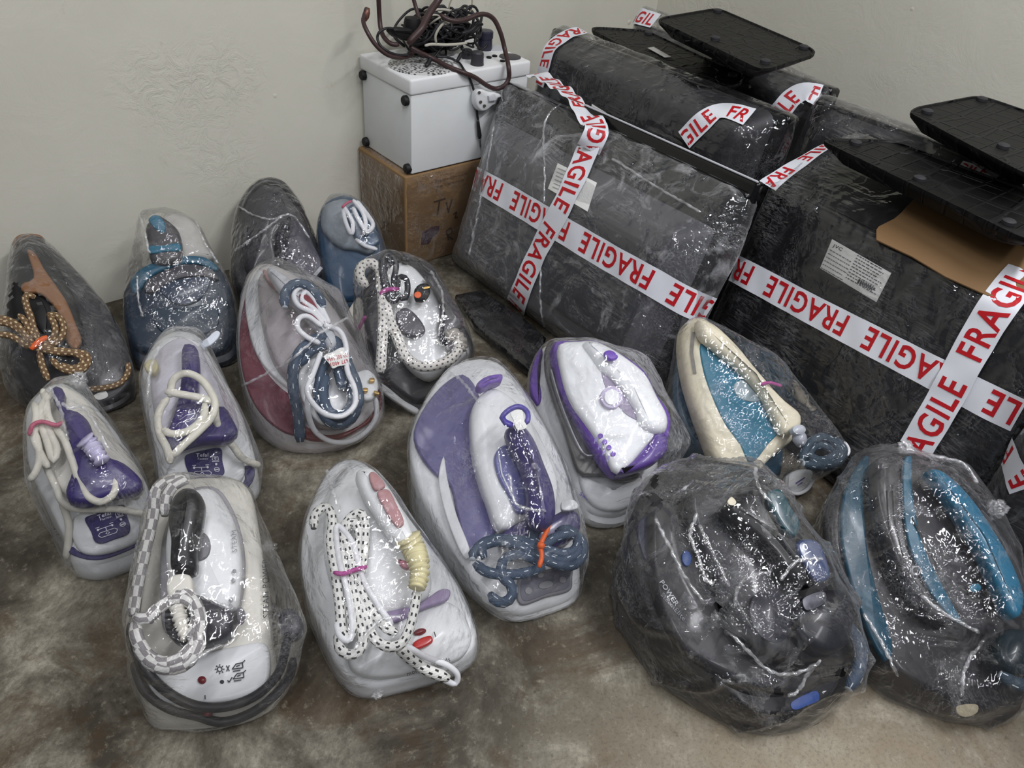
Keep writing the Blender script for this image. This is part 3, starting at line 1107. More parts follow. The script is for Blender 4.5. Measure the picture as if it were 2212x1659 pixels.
I = Iron('white and purple steam iron, pink-tied, its cream cord lying across the control panel', 'c3', (780, 1380), (400, 130), .045, .19)
b = I.tub([(490, 1370), (440, 1230), (330, 1000), (240, 840), (190, 700), (175, 520), (180, 360), (250, 230), (340, 165), (430, 140), (560, 210), (680, 320), (800, 470), (900, 620), (1000, 800), (1060, 960), (1075, 1110), (1050, 1240), (960, 1320), (800, 1385), (640, 1420)], WHITE, bevel=.012)
I.slab('purple_stripe', [(478, 1335), (560, 1380), (690, 1395), (850, 1350), (1000, 1270), (1010, 1235), (850, 1310), (690, 1355), (570, 1345), (500, 1300)], .002, .004, DPURPLE, .001, parent=b)
heel = I.slab('heel_cover', [(505, 1110), (560, 1060), (700, 975), (800, 930), (900, 935), (980, 1000), (1040, 1090), (1030, 1190), (970, 1250), (850, 1310), (690, 1350), (570, 1335), (510, 1250)], .014, .02, WHITE, .008, .006, parent=b)
pan = I.slab('control_panel', [(597, 1102), (660, 1075), (740, 1045), (868, 1008), (890, 1080), (915, 1165), (900, 1212), (800, 1252), (710, 1282), (668, 1268), (640, 1200)], .0205, .003, DPURPLE, .001, parent=heel)
panel_icons(I, pan, (600, 1100), (272, -92), (66, 176), .0225)
I.slab('iron_body', [(430, 160), (560, 220), (660, 330), (770, 470), (900, 640), (1000, 810), (990, 880), (900, 920), (780, 900), (620, 960), (480, 940), (330, 800), (240, 600), (210, 400), (300, 230)], .05, .05, OFFWHITE, .012, .006)
hd = I.slab('handle', [(350, 185), (400, 160), (445, 195), (445, 320), (530, 335), (610, 400), (660, 510), (720, 590), (760, 660), (860, 700), (995, 830), (990, 880), (930, 920), (800, 935), (700, 960), (600, 995), (480, 975), (455, 900), (500, 760), (480, 560), (430, 380)], .085, .035, PURPLE, .010, .004)
I.tube('strain_relief', [(590, 545), (640, 590), (680, 650), (725, 715)], .013, plastic('#b9b4cf', .3), .105, ribs=(.009, .16), step=.0012, taper=(1.05, .8))
for pts in ([(240, 290), (255, 400), (235, 480), (262, 560), (275, 700), (240, 800), (200, 840)], [(300, 200), (325, 320), (270, 430), (235, 530), (280, 640), (340, 750)],
            [(320, 220), (345, 400), (400, 480), (450, 550), (500, 680), (540, 800), (590, 900), (630, 960), (710, 990), (790, 945), (812, 860), (770, 780), (705, 690)],
            [(360, 240), (300, 300), (290, 420), (330, 560), (380, 700), (400, 620), (350, 500), (330, 400)]):
    I.tube('power_cord', pts, .0056, CORD_CREAM, .082)
I.tube('power_cord', [(260, 560, .07), (330, 750, .06), (395, 890, .05), (430, 980, .045), (500, 1030, .04), (650, 1042, .034), (820, 1040, .034), (1060, 1085, .03)], .0056, CORD_CREAM)
I.tube('power_cord', [(430, 980, .035), (480, 1130, .02), (478, 1280, .004), (462, 1390, -.008)], .0058, CORD_CREAM)
I.tube('twist_tie', [(205, 520), (230, 450), (290, 425), (400, 450), (445, 425)], .0035, plastic('#b2556f', .4), .096)
I.film(haze=.11, streak=.8, skip=('power_cord.005',), peaks=((400, 120, .05), (560, 120, .03)), folds=([(440, 290), (480, 330), (580, 325), (640, 400), (760, 620)], [(350, 190), (420, 330), (480, 560)]), tufts=((550, 130, .011),))

I = Iron('white and purple steam iron behind the black-handled one, a white tab at its tip', 'c3', (1480, 930), (1270, -215), .045, .20)
b = I.tub([(1130, 880), (1100, 740), (1060, 500), (1000, 280), (985, 100), (1030, -60), (1120, -170), (1250, -225), (1390, -190), (1480, -60), (1580, 120), (1680, 320), (1750, 520), (1800, 720), (1790, 840), (1700, 930), (1500, 985), (1280, 970)], WHITE, bevel=.012)
I.slab('purple_stripe', [(1718, 740), (1765, 735), (1790, 760), (1770, 850), (1700, 920), (1685, 890), (1720, 830)], .003, .006, DPURPLE, .001, parent=b)
heel = I.slab('heel_cover', [(1205, 700), (1270, 630), (1380, 570), (1550, 545), (1660, 600), (1712, 700), (1710, 800), (1640, 880), (1480, 930), (1300, 920), (1180, 860), (1165, 780)], .014, .02, WHITE, .008, .006, parent=b)
pan = I.slab('control_panel', [(1300, 668), (1360, 640), (1430, 625), (1550, 612), (1562, 700), (1576, 785), (1550, 810), (1480, 830), (1350, 840), (1330, 800)], .0205, .003, DPURPLE, .001, parent=heel)
panel_icons(I, pan, (1300, 640), (255, -10), (30, 190), .0225)
I.slab('iron_body', [(1060, 20), (1140, -120), (1270, -180), (1390, -120), (1480, 40), (1570, 190), (1650, 330), (1670, 440), (1600, 540), (1420, 560), (1220, 600), (1120, 480), (1060, 250)], .05, .05, plastic('#c9c6cf', .35), .012, .006)
I.slab('handle', [(1290, -130), (1370, -120), (1400, 20), (1400, 240), (1480, 330), (1560, 300), (1640, 410), (1668, 490), (1600, 548), (1420, 560), (1300, 590), (1210, 620), (1150, 540), (1190, 440), (1240, 290), (1270, 100)], .085, .035, PURPLE, .010, .004)
I.slab('hose_connector', [(1010, 20), (1050, -15), (1090, -20), (1110, 35), (1080, 85), (1035, 70)], .075, .02, YELLOWED, .004)
for pts in ([(1195, 250), (1220, 130), (1300, 85), (1400, 120), (1470, 200), (1512, 300), (1490, 390), (1400, 490), (1300, 580), (1212, 670)], [(1160, 215), (1300, 238), (1420, 262), (1495, 292)],
            [(1180, 260), (1130, 330), (1108, 420), (1125, 520), (1170, 610), (1200, 720)], [(1140, 480), (1210, 512), (1300, 500), (1380, 450), (1430, 390), (1440, 300)],
            [(1510, 300, .1), (1520, 420, .09), (1570, 520, .06), (1640, 600, .045), (1700, 680, .035), (1825, 735, .0)]):
    I.tube('power_cord', pts, .0064, CORD_CREAM, .115)
I.slab('white_tab', [(1405, -130), (1450, -160), (1520, -215), (1545, -205), (1535, -170), (1470, -110), (1420, -95)], .02, .008, plastic('#c9d0da', .35), .002)
I.film(haze=.13, streak=.7, skip=('power_cord.004', 'white_tab'), peaks=((1180, -230, .03), (1400, -230, .02)), folds=([(1120, -100), (1060, 60), (1040, 260)],))

# --- white and burgundy station
I = Iron('white and burgundy steam iron with coiled slate hose and a white three-pin plug', 'c2', (690, 1500), (235, 555), .03, .215)
b = I.tub([(90, 860), (115, 690), (155, 600), (200, 555), (260, 548), (380, 600), (500, 670), (600, 770), (720, 950), (840, 1120), (880, 1250), (885, 1320), (850, 1390), (750, 1470), (620, 1530), (480, 1540), (350, 1500), (220, 1400), (140, 1260), (100, 1100)], plastic('#c9c5c6', .35), bevel=.012)
I.slab('side_shell', [(95, 1000), (110, 820), (140, 700), (180, 600), (150, 760), (150, 950), (210, 1100), (300, 1220), (410, 1320), (420, 1430), (400, 1500), (300, 1460), (190, 1350), (125, 1200)], .004, .01, BURG, .003, label='glossy burgundy shell')
I.slab('heel_cover', [(440, 1450), (560, 1500), (660, 1490), (780, 1430), (850, 1340), (862, 1240), (885, 1300), (870, 1370), (800, 1440), (650, 1520), (500, 1530), (430, 1500)], .006, .012, DRED, .003, label='dark red heel')
I.slab('white_band', [(130, 720), (190, 590), (230, 600), (215, 760), (255, 890), (320, 1010), (390, 1100), (395, 1250), (300, 1190), (205, 1080), (150, 930)], .010, .012, WHITE, .004)
body = I.slab('iron_body', [(215, 600), (300, 610), (420, 700), (560, 850), (680, 1050), (740, 1250), (700, 1400), (560, 1440), (430, 1350), (380, 1200), (300, 1100), (245, 960), (210, 780)], .04, .04, plastic('#a7a0a3', .3, coat=.3), .012, .008)
I.slab('nose_patch', [(225, 590), (262, 602), (340, 700), (300, 700), (250, 650)], .054, .01, PINK, .003, parent=body)
I.slab('body_panel', [(420, 1180), (470, 1080), (560, 1030), (660, 1110), (710, 1240), (700, 1360), (560, 1440), (450, 1320)], .052, .012, WHITE, .004, .004, parent=body)
I.slab('handle', [(250, 570), (330, 600), (450, 700), (560, 830), (640, 980), (600, 1020), (520, 900), (420, 790), (320, 690)], .10, .035, SILVER, .012, .004)
I.slab('handle_grip', [(425, 725), (480, 735), (540, 810), (575, 880), (545, 890), (480, 830), (440, 780)], .108, .012, plastic('#7a3a40', .3), .004)
I.tube('steam_hose', [(345, 800), (345, 725), (400, 670), (470, 680), (520, 730), (560, 800)], .0095, SLATE_DASH, .11, sides=12)
for pts in ([(430, 1545, .012), (420, 1400, .035), (392, 1250, .07), (395, 1120, .085), (450, 1020, .09), (560, 965, .09), (650, 1010, .085), (690, 1110, .08), (740, 1230, .075), (750, 1330, .07), (700, 1425, .06), (620, 1450, .06), (560, 1390, .065), (530, 1280, .07), (545, 1150, .08), (600, 1070, .085), (640, 1150, .085), (665, 1250, .08)],
            [(420, 1120), (500, 1030), (600, 1010), (660, 1090), (710, 1220), (720, 1320), (660, 1400), (590, 1380), (555, 1280), (570, 1170)]):
    I.tube('steam_hose', pts, .0105, SLATE_DASH, .078, sides=12)
for pts in ([(560, 895), (500, 830), (420, 790), (395, 730), (430, 690), (490, 700), (535, 780), (590, 890)], [(550, 905), (470, 850), (425, 860), (415, 910), (460, 960), (540, 1000)], [(575, 890), (505, 810), (440, 760), (460, 715), (510, 760), (560, 850)],
            [(560, 900), (640, 925), (680, 1000), (690, 1150), (730, 1250), (730, 1340), (660, 1400), (570, 1390), (500, 1330), (468, 1260), (500, 1170), (545, 1050)],
            [(500, 1180, .09), (470, 1340, .08), (510, 1480, .035), (600, 1540, .02), (700, 1540, .015), (800, 1480, .018), (850, 1400, .03), (845, 1300, .045)]):
    I.tube('power_cord', pts, .0052, CORD_WHITE, .105)
tg = I.slab('care_tag', [(560, 1070), (610, 1045), (660, 1022), (690, 1030), (692, 1110), (640, 1125), (610, 1137), (590, 1110)], .11, .001, PAPER, .0003)
I.text('lettering', '123 003 1454', (690, 1052), (575, 1082), .1115, M_RED, tg, height=.008)
I.text('lettering', '677 4003', (690, 1085), (592, 1108), .1115, M_RED, tg, height=.008)
pg = I.slab('mains_plug', [(735, 1165), (800, 1140), (845, 1170), (862, 1250), (830, 1300), (785, 1305), (760, 1240)], .065, .022, WHITE, .006)
for q in ([(812, 1192), (838, 1190), (840, 1206), (814, 1208)], [(778, 1245), (802, 1245), (802, 1262), (778, 1262)], [(838, 1260), (865, 1268), (865, 1280), (838, 1272)]):
    I.slab('plug_pin', q, .075, .012, BRASS, .001, parent=pg)
I.film(haze=.10, streak=.7, skip=('care',), peaks=((300, 520, .0), (640, 700, .08)), voxel=.008, folds=([(110, 1235), (380, 1090), (560, 930), (690, 860)],))

# --- white and black station with braided hose
I = Iron('white and black steam iron with white braided hose and black cord loop under film', 'c2', (1000, 1260), (930, 500), .05, .235)
b = I.tub([(790, 640), (830, 560), (900, 510), (1000, 505), (1110, 550), (1210, 660), (1280, 790), (1340, 900), (1390, 1010), (1380, 1100), (1280, 1210), (1170, 1290), (1080, 1330), (970, 1270), (870, 1170), (820, 1040), (780, 850)], plastic('#2b2a31', .3, coat=.4), bevel=.012)
I.slab('white_skirt', [(688, 850), (715, 780), (755, 740), (800, 820), (840, 960), (855, 1080), (852, 1170), (770, 1000)], -.05, .06, OFFWHITE, .006)
I.slab('heel_trim', [(850, 1200), (900, 1230), (1000, 1310), (1085, 1365), (1075, 1385), (960, 1320), (870, 1250)], -.012, .02, WHITE, .003)
body = I.slab('iron_body', [(960, 545), (1050, 565), (1130, 650), (1180, 730), (1210, 820), (1195, 950), (1240, 1020), (1240, 1110), (1150, 1190), (1040, 1130), (960, 1000), (900, 800), (895, 620)], .045, .045, WHITE, .014, .008)
I.slab('water_tank', [(1120, 620), (1200, 650), (1285, 780), (1335, 870), (1325, 905), (1215, 990), (1198, 900), (1215, 800), (1175, 700)], .07, .03, CHAR, .010, .004, label='glossy dark water tank')
I.slab('nose_vent', [(985, 505), (1030, 505), (1030, 545), (990, 540)], .06, .02, BLACK, .004)
I.slab('nose_vent', [(1080, 540), (1140, 560), (1180, 610), (1130, 600)], .06, .02, BLACK, .004)
I.slab('rear_housing', [(960, 830), (1010, 800), (1080, 850), (1120, 930), (1060, 960), (990, 930)], .07, .02, plastic('#4b4a50', .3), .005)
for pts in ([(935, 560), (905, 520), (882, 540), (885, 640), (930, 765), (965, 755), (945, 660), (958, 560), (920, 505), (890, 530), (900, 650), (945, 760)], [(950, 770), (965, 690), (975, 635), (1010, 640), (1022, 700), (1005, 755), (960, 720), (950, 690)]):
    I.tube('power_cord', pts, .0062, CORD_BLACK, .095)
pg = I.slab('mains_plug', [(1060, 700), (1090, 668), (1135, 668), (1147, 715), (1115, 758), (1070, 757)], .095, .02, BLACKM, .006)
I.disc('fuse_cover', 1078, 731, 20, 18, .098, ORANGE, pg)
I.slab('plug_pin', [(1108, 690), (1145, 684), (1146, 692), (1110, 699)], .10, .004, BRASS, .001, parent=pg)
I.tube('twist_tie', [(868, 728), (905, 705), (972, 700)], .0045, MAGENTA, .105)
I.tube('twist_tie', [(742, 945, -.01), (765, 895, .01), (790, 850, .03)], .004, MAGENTA)
for pts in ([(800, 690), (760, 640), (765, 580), (820, 555), (870, 595), (890, 690), (905, 800), (935, 900), (975, 980), (1010, 1070), (1085, 1125), (1180, 1120), (1270, 1080), (1310, 1015), (1285, 960)], [(870, 590), (882, 720), (888, 860), (882, 1000), (872, 1165)]):
    I.tube('steam_hose', pts, .0105, HOSE_W, .085, sides=12)
I.tube('strain_relief', [(1310, 1040), (1315, 990), (1280, 950), (1240, 965)], .0125, plastic('#9a958c', .4), .085, ribs=(.009, .1), step=.0015)
I.film(haze=.05, streak=.8, gloss=1.3, voxel=.008, skip=('white_skirt',), folds=([(1150, 600), (1210, 720), (1215, 850), (1190, 960)],))

# --- four stations along the left wall
I = Iron('black steam iron with a bronze panel and tan braided cord tied in orange', 'c17', (560, 1430), (240, 110), .05, .235)
b = I.tub([(110, 200), (170, 120), (250, 95), (340, 115), (400, 170), (560, 300), (740, 500), (930, 730), (1050, 1000), (1105, 1200), (1120, 1380), (1040, 1480), (850, 1560), (600, 1560), (350, 1500), (170, 1400), (80, 1200), (50, 900), (45, 600), (70, 380)], plastic('#2a292d', .3, coat=.4), bevel=.014)
I.slab('lid', [(100, 180), (150, 110), (250, 92), (350, 110), (372, 140), (330, 135), (240, 118), (160, 150), (115, 205)], .012, .02, BRONZE, .003, label='bronze nose rim')
I.slab('iron_body', [(120, 220), (200, 150), (300, 150), (370, 190), (480, 350), (600, 560), (680, 800), (700, 1000), (600, 1090), (400, 1080), (200, 1000), (100, 780), (80, 500)], .03, .03, BLACKM, .012, .004)
sp = I.slab('bronze_panel', [(230, 225), (280, 240), (380, 400), (480, 540), (560, 660), (640, 850), (692, 1010), (640, 1085), (570, 1020), (520, 820), (430, 680), (330, 600), (190, 590), (180, 520), (280, 480)], .05, .012, BRONZE, .004)
I.slab('handle_opening', [(250, 650), (330, 645), (390, 740), (395, 900), (380, 950), (330, 900), (270, 780)], .036, .004, BLACK, .001)
for pts in ([(-30, 820), (60, 830), (150, 880), (215, 960), (285, 1040)], [(-30, 955), (70, 965), (150, 1000), (230, 1060), (300, 1040)], [(160, 790), (210, 840), (260, 930), (320, 1000)], [(300, 640), (220, 622), (228, 720), (260, 800), (285, 900), (325, 985)],
            [(320, 1045), (420, 1025), (470, 950), (460, 860), (420, 800)], [(320, 1062), (450, 1045), (535, 960), (535, 860), (480, 795), (400, 790)], [(290, 1080), (420, 1085), (600, 1105), (730, 1125), (755, 1185), (700, 1260), (580, 1270), (485, 1220), (445, 1165)],
            [(300, 1070), (480, 1110), (640, 1120), (710, 1170), (680, 1230), (600, 1245), (520, 1215)], [(335, 1100), (360, 1220), (410, 1345)], [(-30, 850), (80, 870), (170, 930), (260, 1040)]):
    I.tube('power_cord', pts, .0062, TAN_BRAID, .075)
I.tube('power_cord', [(745, 1425, .02), (900, 1412, .01), (1020, 1375, .004), (1090, 1290, .008), (1095, 1200, .015)], .006, TAN_BRAID)
I.tube('cable_tie', [(265, 1085), (330, 1020), (405, 975)], .0055, ORANGE, .087)
I.slab('white_sticker', [(800, 1480), (900, 1440), (920, 1485), (840, 1515)], .004, .002, PAPER, .0004)
I.film(haze=.13, streak=.8, voxel=.009, skip=('power_cord',), peaks=((0, 1000, .06), (30, 1400, .0)), holes=((160, 700, .06, .04), (310, 790, .05, .04)))

I = Iron('navy steam iron with a teal rim and upright handle, standing by the wall', 'c1', (1190, 1230), (1060, 330), .05, .255)
b = I.tub([(800, 830), (830, 770), (870, 720), (960, 670), (1100, 625), (1250, 608), (1350, 625), (1430, 680), (1490, 780), (1520, 900), (1540, 1050), (1530, 1160), (1480, 1230), (1300, 1270), (1000, 1260), (880, 1220), (825, 1130), (795, 980)], NAVY, bevel=.018)
I.slab('rim_band', [(845, 800), (880, 722), (980, 658), (1100, 622), (1250, 607), (1350, 624), (1425, 690), (1405, 710), (1310, 668), (1200, 662), (1080, 695), (985, 745), (925, 815), (880, 860)], .012, .02, TEAL, .005, label='teal rim')
I.slab('gloss_band', [(940, 790), (1010, 735), (1100, 695), (1200, 665), (1310, 672), (1390, 705), (1425, 765), (1330, 745), (1200, 752), (1080, 795), (1000, 845), (950, 850)], .010, .012, CHAR, .003)
I.slab('recess', [(1040, 815), (1150, 762), (1280, 742), (1365, 748), (1350, 830), (1280, 905), (1180, 928), (1090, 890)], .006, .006, plastic('#223247', .2, coat=.7), .002)
I.slab('lower_panel', [(1000, 960), (1200, 950), (1400, 930), (1420, 1060), (1300, 1130), (1100, 1130), (1010, 1060)], .006, .008, plastic('#1b3040', .3, coat=.4), .003)
I.slab('iron_body', [(1080, 345), (1180, 325), (1270, 385), (1330, 490), (1385, 620), (1250, 620), (1080, 630), (1010, 560), (1020, 420)], -.01, .05, plastic('#b5b3ad', .3), .010)
hd = I.slab('handle', [(945, 430), (970, 370), (1020, 335), (1075, 360), (1160, 440), (1180, 560), (1170, 640), (985, 640), (965, 540)], .03, .045, plastic('#4a484a', .35), .012)
I.slab('handle_ring', [(966, 548), (1060, 540), (1170, 530), (1174, 572), (1080, 582), (974, 592)], .034, .012, TEALP, .003, parent=hd)
I.slab('handle_cap', [(966, 372), (1010, 340), (1058, 370), (1080, 425), (1062, 460), (1020, 440)], .034, .012, TEALP, .004, parent=hd)
I.film(haze=.10, streak=.9, voxel=.009, folds=([(895, 740), (900, 880), (930, 1010)], [(900, 320), (935, 420), (975, 600)], [(1280, 390), (1330, 520), (1420, 660)]), peaks=((905, 320, .0), (1100, 295, .0), (1290, 400, .0), (830, 1230, -.02)))

I = Iron('dark grey steam iron with black arched rim, tallest of those by the wall', 'c2', (300, 690), (255, 85), .07, .255)
b = I.tub([(45, 480), (55, 350), (90, 230), (140, 145), (200, 95), (260, 80), (330, 98), (390, 160), (440, 240), (490, 350), (530, 460), (550, 560), (540, 640), (460, 720), (300, 760), (120, 740), (50, 640)], plastic('#26262a', .3, coat=.4), bevel=.014)
I.slab('rim', [(85, 250), (100, 205), (140, 145), (200, 96), (260, 80), (330, 98), (390, 160), (428, 225), (408, 236), (360, 172), (310, 130), (250, 116), (200, 132), (150, 190), (108, 262)], .01, .02, BLACK, .006, label='glossy black rim')
I.slab('iron_body', [(130, 280), (180, 190), (250, 150), (310, 165), (350, 230), (380, 310), (350, 450), (325, 570), (150, 620), (105, 480)], .03, .04, plastic('#323138', .25, coat=.5), .016, .012)
I.slab('soleplate', [(380, 320), (440, 335), (505, 455), (545, 560), (500, 640), (330, 575), (338, 470)], .02, .012, plastic('#44424c', .3, metal=.3), .003)
I.lines('soleplate_edge', [[(330, 600), (490, 648), (548, 580)]], .023, .004, SILVER, I.root)
I.tube('steam_hose', [(370, 310), (340, 360), (320, 440), (330, 520), (320, 590)], .009, braid('#26262a', '#55545c', 2, 6, .5, .5), .05)
I.film(haze=.07, streak=1.1, gloss=1.3, voxel=.009, folds=([(75, 240), (190, 300), (280, 315), (380, 292), (480, 420)], [(70, 490), (200, 400), (330, 300)]))

I = Iron('blue steam iron with thin white cord loops under film, beside the cardboard carton', 'c2', (740, 730), (690, 185), .06, .235)
b = I.tub([(530, 420), (522, 340), (552, 235), (610, 192), (690, 175), (760, 222), (830, 305), (880, 400), (898, 480), (885, 600), (830, 700), (740, 760), (650, 760), (590, 690), (550, 560)], PBLUE, bevel=.014)
I.slab('iron_body', [(560, 240), (620, 205), (690, 200), (760, 250), (830, 340), (870, 430), (820, 500), (740, 480), (660, 470), (590, 420), (545, 350)], .02, .03, plastic('#8f98a0', .35), .010, .006)
I.slab('water_tank', [(690, 250), (740, 230), (800, 310), (860, 400), (870, 440), (800, 470), (740, 420), (700, 340)], .036, .015, plastic('#3b5873', .2, coat=.5), .005)
for pts in ([(665, 240), (695, 285), (720, 340), (712, 400), (680, 330), (665, 260)], [(720, 208), (770, 270), (792, 340), (780, 400)], [(742, 215), (800, 290), (832, 350), (800, 385), (760, 330), (720, 250)], [(735, 425), (790, 462), (855, 482)]):
    I.tube('power_cord', pts, .0052, CORD_WHITE, .06)
I.tube('twist_tie', [(660, 250), (690, 225), (715, 215)], .003, plastic('#b2556f', .4), .068)
I.film(haze=.12, streak=.7, voxel=.009, peaks=((600, 170, .02),))

# --- white and violet station leaning its iron to one side
I = Iron('white and violet steam iron with metal soleplate edge and round violet icons on its body', 'c7', (590, 1340), (290, 225), .04, .20)
b = I.tub([(90, 560), (100, 400), (150, 270), (230, 215), (380, 205), (520, 230), (680, 320), (820, 480), (900, 700), (920, 950), (880, 1130), (760, 1290), (690, 1340), (600, 1355), (490, 1330), (410, 1260), (340, 1130), (210, 900), (130, 720)], WHITE, bevel=.018)
I.slab('violet_skirt', [(85, 560), (80, 470), (105, 350), (150, 270), (160, 300), (135, 420), (150, 600), (130, 640)], .004, .02, VIOLET, .004)
heel = I.slab('heel_cover', [(400, 1090), (480, 1150), (560, 1170), (700, 1150), (800, 1090), (800, 1180), (720, 1290), (620, 1320), (500, 1290), (430, 1210)], .010, .02, WHITE, .008, .006, parent=b)
I.text('lettering', 'Swan', (392, 1222), (462, 1268), .002, plastic('#5b3f9a', .4), b, .02)
I.slab('soleplate', [(190, 240), (240, 225), (330, 300), (520, 700), (640, 1040), (790, 1080), (760, 1120), (620, 1125), (600, 1100), (440, 1090), (400, 1080), (300, 800), (190, 480), (172, 340)], .03, .015, plastic('#6e6d6a', .35, metal=.5), .004, label='grey metal soleplate')
I.tube('soleplate_edge', [(205, 400), (270, 620), (400, 930), (440, 970), (490, 965)], .004, STEEL, .05)
body = I.slab('iron_body', [(235, 225), (380, 215), (500, 212), (600, 260), (720, 330), (830, 420), (900, 560), (990, 700), (960, 900), (860, 1000), (640, 1085), (560, 1010), (420, 780), (300, 560), (245, 380)], .075, .045, VIOLET, .012)
sh = I.slab('upper_shell', [(268, 240), (380, 222), (500, 218), (600, 270), (700, 335), (800, 420), (880, 560), (950, 690), (900, 830), (860, 870), (640, 1078), (560, 930), (470, 790), (345, 610), (285, 430)], .087, .02, WHITE, .010)
I.slab('handle', [(430, 224), (500, 214), (620, 268), (720, 335), (830, 430), (905, 570), (975, 710), (960, 800), (880, 800), (800, 750), (765, 650), (690, 545), (600, 440), (545, 395), (480, 300)], .105, .03, WHITE, .014, .002)
I.slab('handle_opening', [(540, 400), (600, 430), (700, 540), (770, 650), (800, 745), (700, 705), (640, 640), (560, 520)], .0885, .003, plastic('#8d8499', .4), .001, parent=sh)
dl = I.disc('temperature_dial', 605, 590, 72, 72, .097, plastic('#b9b0c8', .35), sh, thick=.010, dome=.002)
I.disc('dial_centre', 605, 590, 50, 50, .101, WHITE, dl, thick=.006)
I.slab('spray_button', [(555, 300), (590, 285), (625, 300), (645, 330), (610, 350), (575, 335)], .124, .01, VIOLET, .003)
for u, v in ((530, 842), (557, 880), (585, 916), (612, 957)):
    I.disc('printed_icons', u, v, 17, 17, .0885, VIOLET, sh, thick=.001)
I.lines('lettering', [[(505 + i * 27, 850 + i * 38), (500 + i * 27, 880 + i * 38)] for i in range(4)] + [[(496 + i * 27, 858 + i * 38), (490 + i * 27, 892 + i * 38)] for i in range(4)], .0882, .0012, plastic('#8b7fb5', .5), sh)
I.slab('rear_housing', [(650, 1075), (720, 1020), (850, 900), (900, 800), (960, 830), (970, 920), (900, 1000), (760, 1060)], .09, .04, plastic('#5a3f8c', .25, coat=.4), .008)
I.film(haze=.09, streak=1.0, amp=.0045, peaks=((840, 330, .11), (1120, 880, .06), (1000, 960, .03)))

# --- cream and teal station
I = Iron('cream steam iron with a teal panel, in front of the dark wrapped television', 'c7', (1600, 1080), (1190, 80), .05, .235)
b = I.tub([(1010, 500), (1040, 330), (1090, 150), (1190, 90), (1300, 150), (1450, 320), (1600, 520), (1680, 720), (1720, 900), (1710, 1040), (1650, 1130), (1500, 1150), (1300, 1020), (1150, 900), (1040, 720)], plastic('#274456', .3, coat=.3), bevel=.012, label='dark blue base')
body = I.slab('iron_body', [(1076, 210), (1098, 110), (1140, 68), (1195, 62), (1300, 130), (1420, 250), (1540, 410), (1660, 570), (1770, 670), (1830, 740), (1800, 850), (1680, 950), (1560, 1060), (1400, 1080), (1310, 1010), (1240, 850), (1180, 690), (1110, 460)], .05, .05, CREAM, .016)
pn = I.slab('teal_panel', [(1180, 245), (1210, 240), (1300, 290), (1440, 390), (1550, 500), (1650, 660), (1696, 790), (1620, 890), (1500, 1015), (1440, 900), (1340, 760), (1255, 580), (1200, 420)], .054, .006, TEALP, .003, label='teal panel')
I.slab('water_window', [(1395, 510), (1450, 480), (1560, 520), (1600, 590), (1520, 620), (1440, 600), (1400, 560)], .057, .004, plastic('#8f9ea4', .4), .002, parent=pn)
I.lines('seam', [[(1130, 170), (1118, 300), (1140, 440)]], .0515, .0035, plastic('#8f8b85', .5), body)
I.slab('handle', [(1180, 80), (1260, 100), (1400, 220), (1560, 410), (1720, 590), (1840, 700), (1830, 790), (1740, 820), (1690, 740), (1600, 560), (1460, 400), (1300, 270), (1200, 180)], .085, .035, CREAM, .014, .004)
I.tube('twist_tie', [(1560, 510), (1620, 498), (1700, 520)], .003, MAGENTA, .094)
I.tube('hose_elbow', [(1820, 900), (1815, 850), (1812, 810)], .013, plastic('#9da0a8', .15, coat=.8), .09)
I.disc('knob', 1815, 800, 42, 32, .10, plastic('#b6bac2', .15, coat=.8), None, thick=.012, dome=.004)
for pts in ([(1830, 1000), (1870, 900), (1960, 850), (2050, 900), (2080, 990), (2000, 1030), (1900, 1010), (1880, 940), (1950, 900), (2030, 940)], [(1840, 1020), (1950, 1040), (2060, 1010), (2100, 930), (2040, 860)], [(1860, 960), (1930, 1000), (2010, 990), (2060, 940)]):
    I.tube('steam_hose', pts, .0085, TEALSLATE, .085, sides=12)
I.tube('power_cord', [(2100, 880), (2130, 930), (2120, 970)], .004, CORD_WHITE, .09)
pg = I.slab('mains_plug', [(1740, 1110), (1800, 1060), (1900, 1065), (1905, 1120), (1860, 1180), (1790, 1210), (1745, 1180)], .0, .02, WHITE, .005)
I.tube('plug_cord', [(1735, 1100), (1735, 1180), (1790, 1215), (1860, 1190), (1910, 1120)], .0035, CORD_WHITE, .006, parent=pg)
I.lines('lettering', [[(1790, 1150), (1850, 1110)], [(1800, 1165), (1835, 1142)]], .0005, .0012, INKP, pg)
I.film(haze=.09, streak=.7, voxel=.008, skip=('mains_plug', 'plug_cord'), peaks=((1690, 330, .09), (1755, 420, .09), (2115, 900, .085)))

# --- black station in torn film
I = Iron('black steam iron in torn stretch film with a blue label near its heel', 'c8', (1010, 1450), (560, 80), .05, .20)
b = I.tub([(290, 110), (450, 70), (620, 80), (780, 110), (880, 190), (1000, 330), (1180, 610), (1310, 750), (1370, 950), (1350, 1180), (1280, 1310), (1160, 1420), (1000, 1480), (850, 1490), (700, 1430), (480, 1270), (380, 1180), (280, 1060), (155, 830), (90, 520), (110, 410), (190, 230)], BLACKM, bevel=.016)
I.slab('side_panel', [(150, 420), (230, 380), (270, 470), (290, 560), (250, 650), (200, 640), (160, 560)], .004, .008, plastic('#20263f', .25, coat=.5), .003)
bt = I.disc('blue_button', 412, 618, 26, 42, .030, plastic('#33508c', .25), None, rot=-.1, thick=.02)
sh = I.slab('side_shell', [(240, 300), (330, 300), (450, 500), (560, 760), (620, 960), (700, 1100), (900, 1220), (1150, 1230), (1120, 1330), (850, 1340), (600, 1240), (400, 1110), (290, 930), (235, 760), (215, 560)], .026, .03, plastic('#2a2a2d', .35, coat=.4), .01)
I.text('lettering', 'POWER', (262, 748), (350, 880), .0285, SILVER, sh, .02)
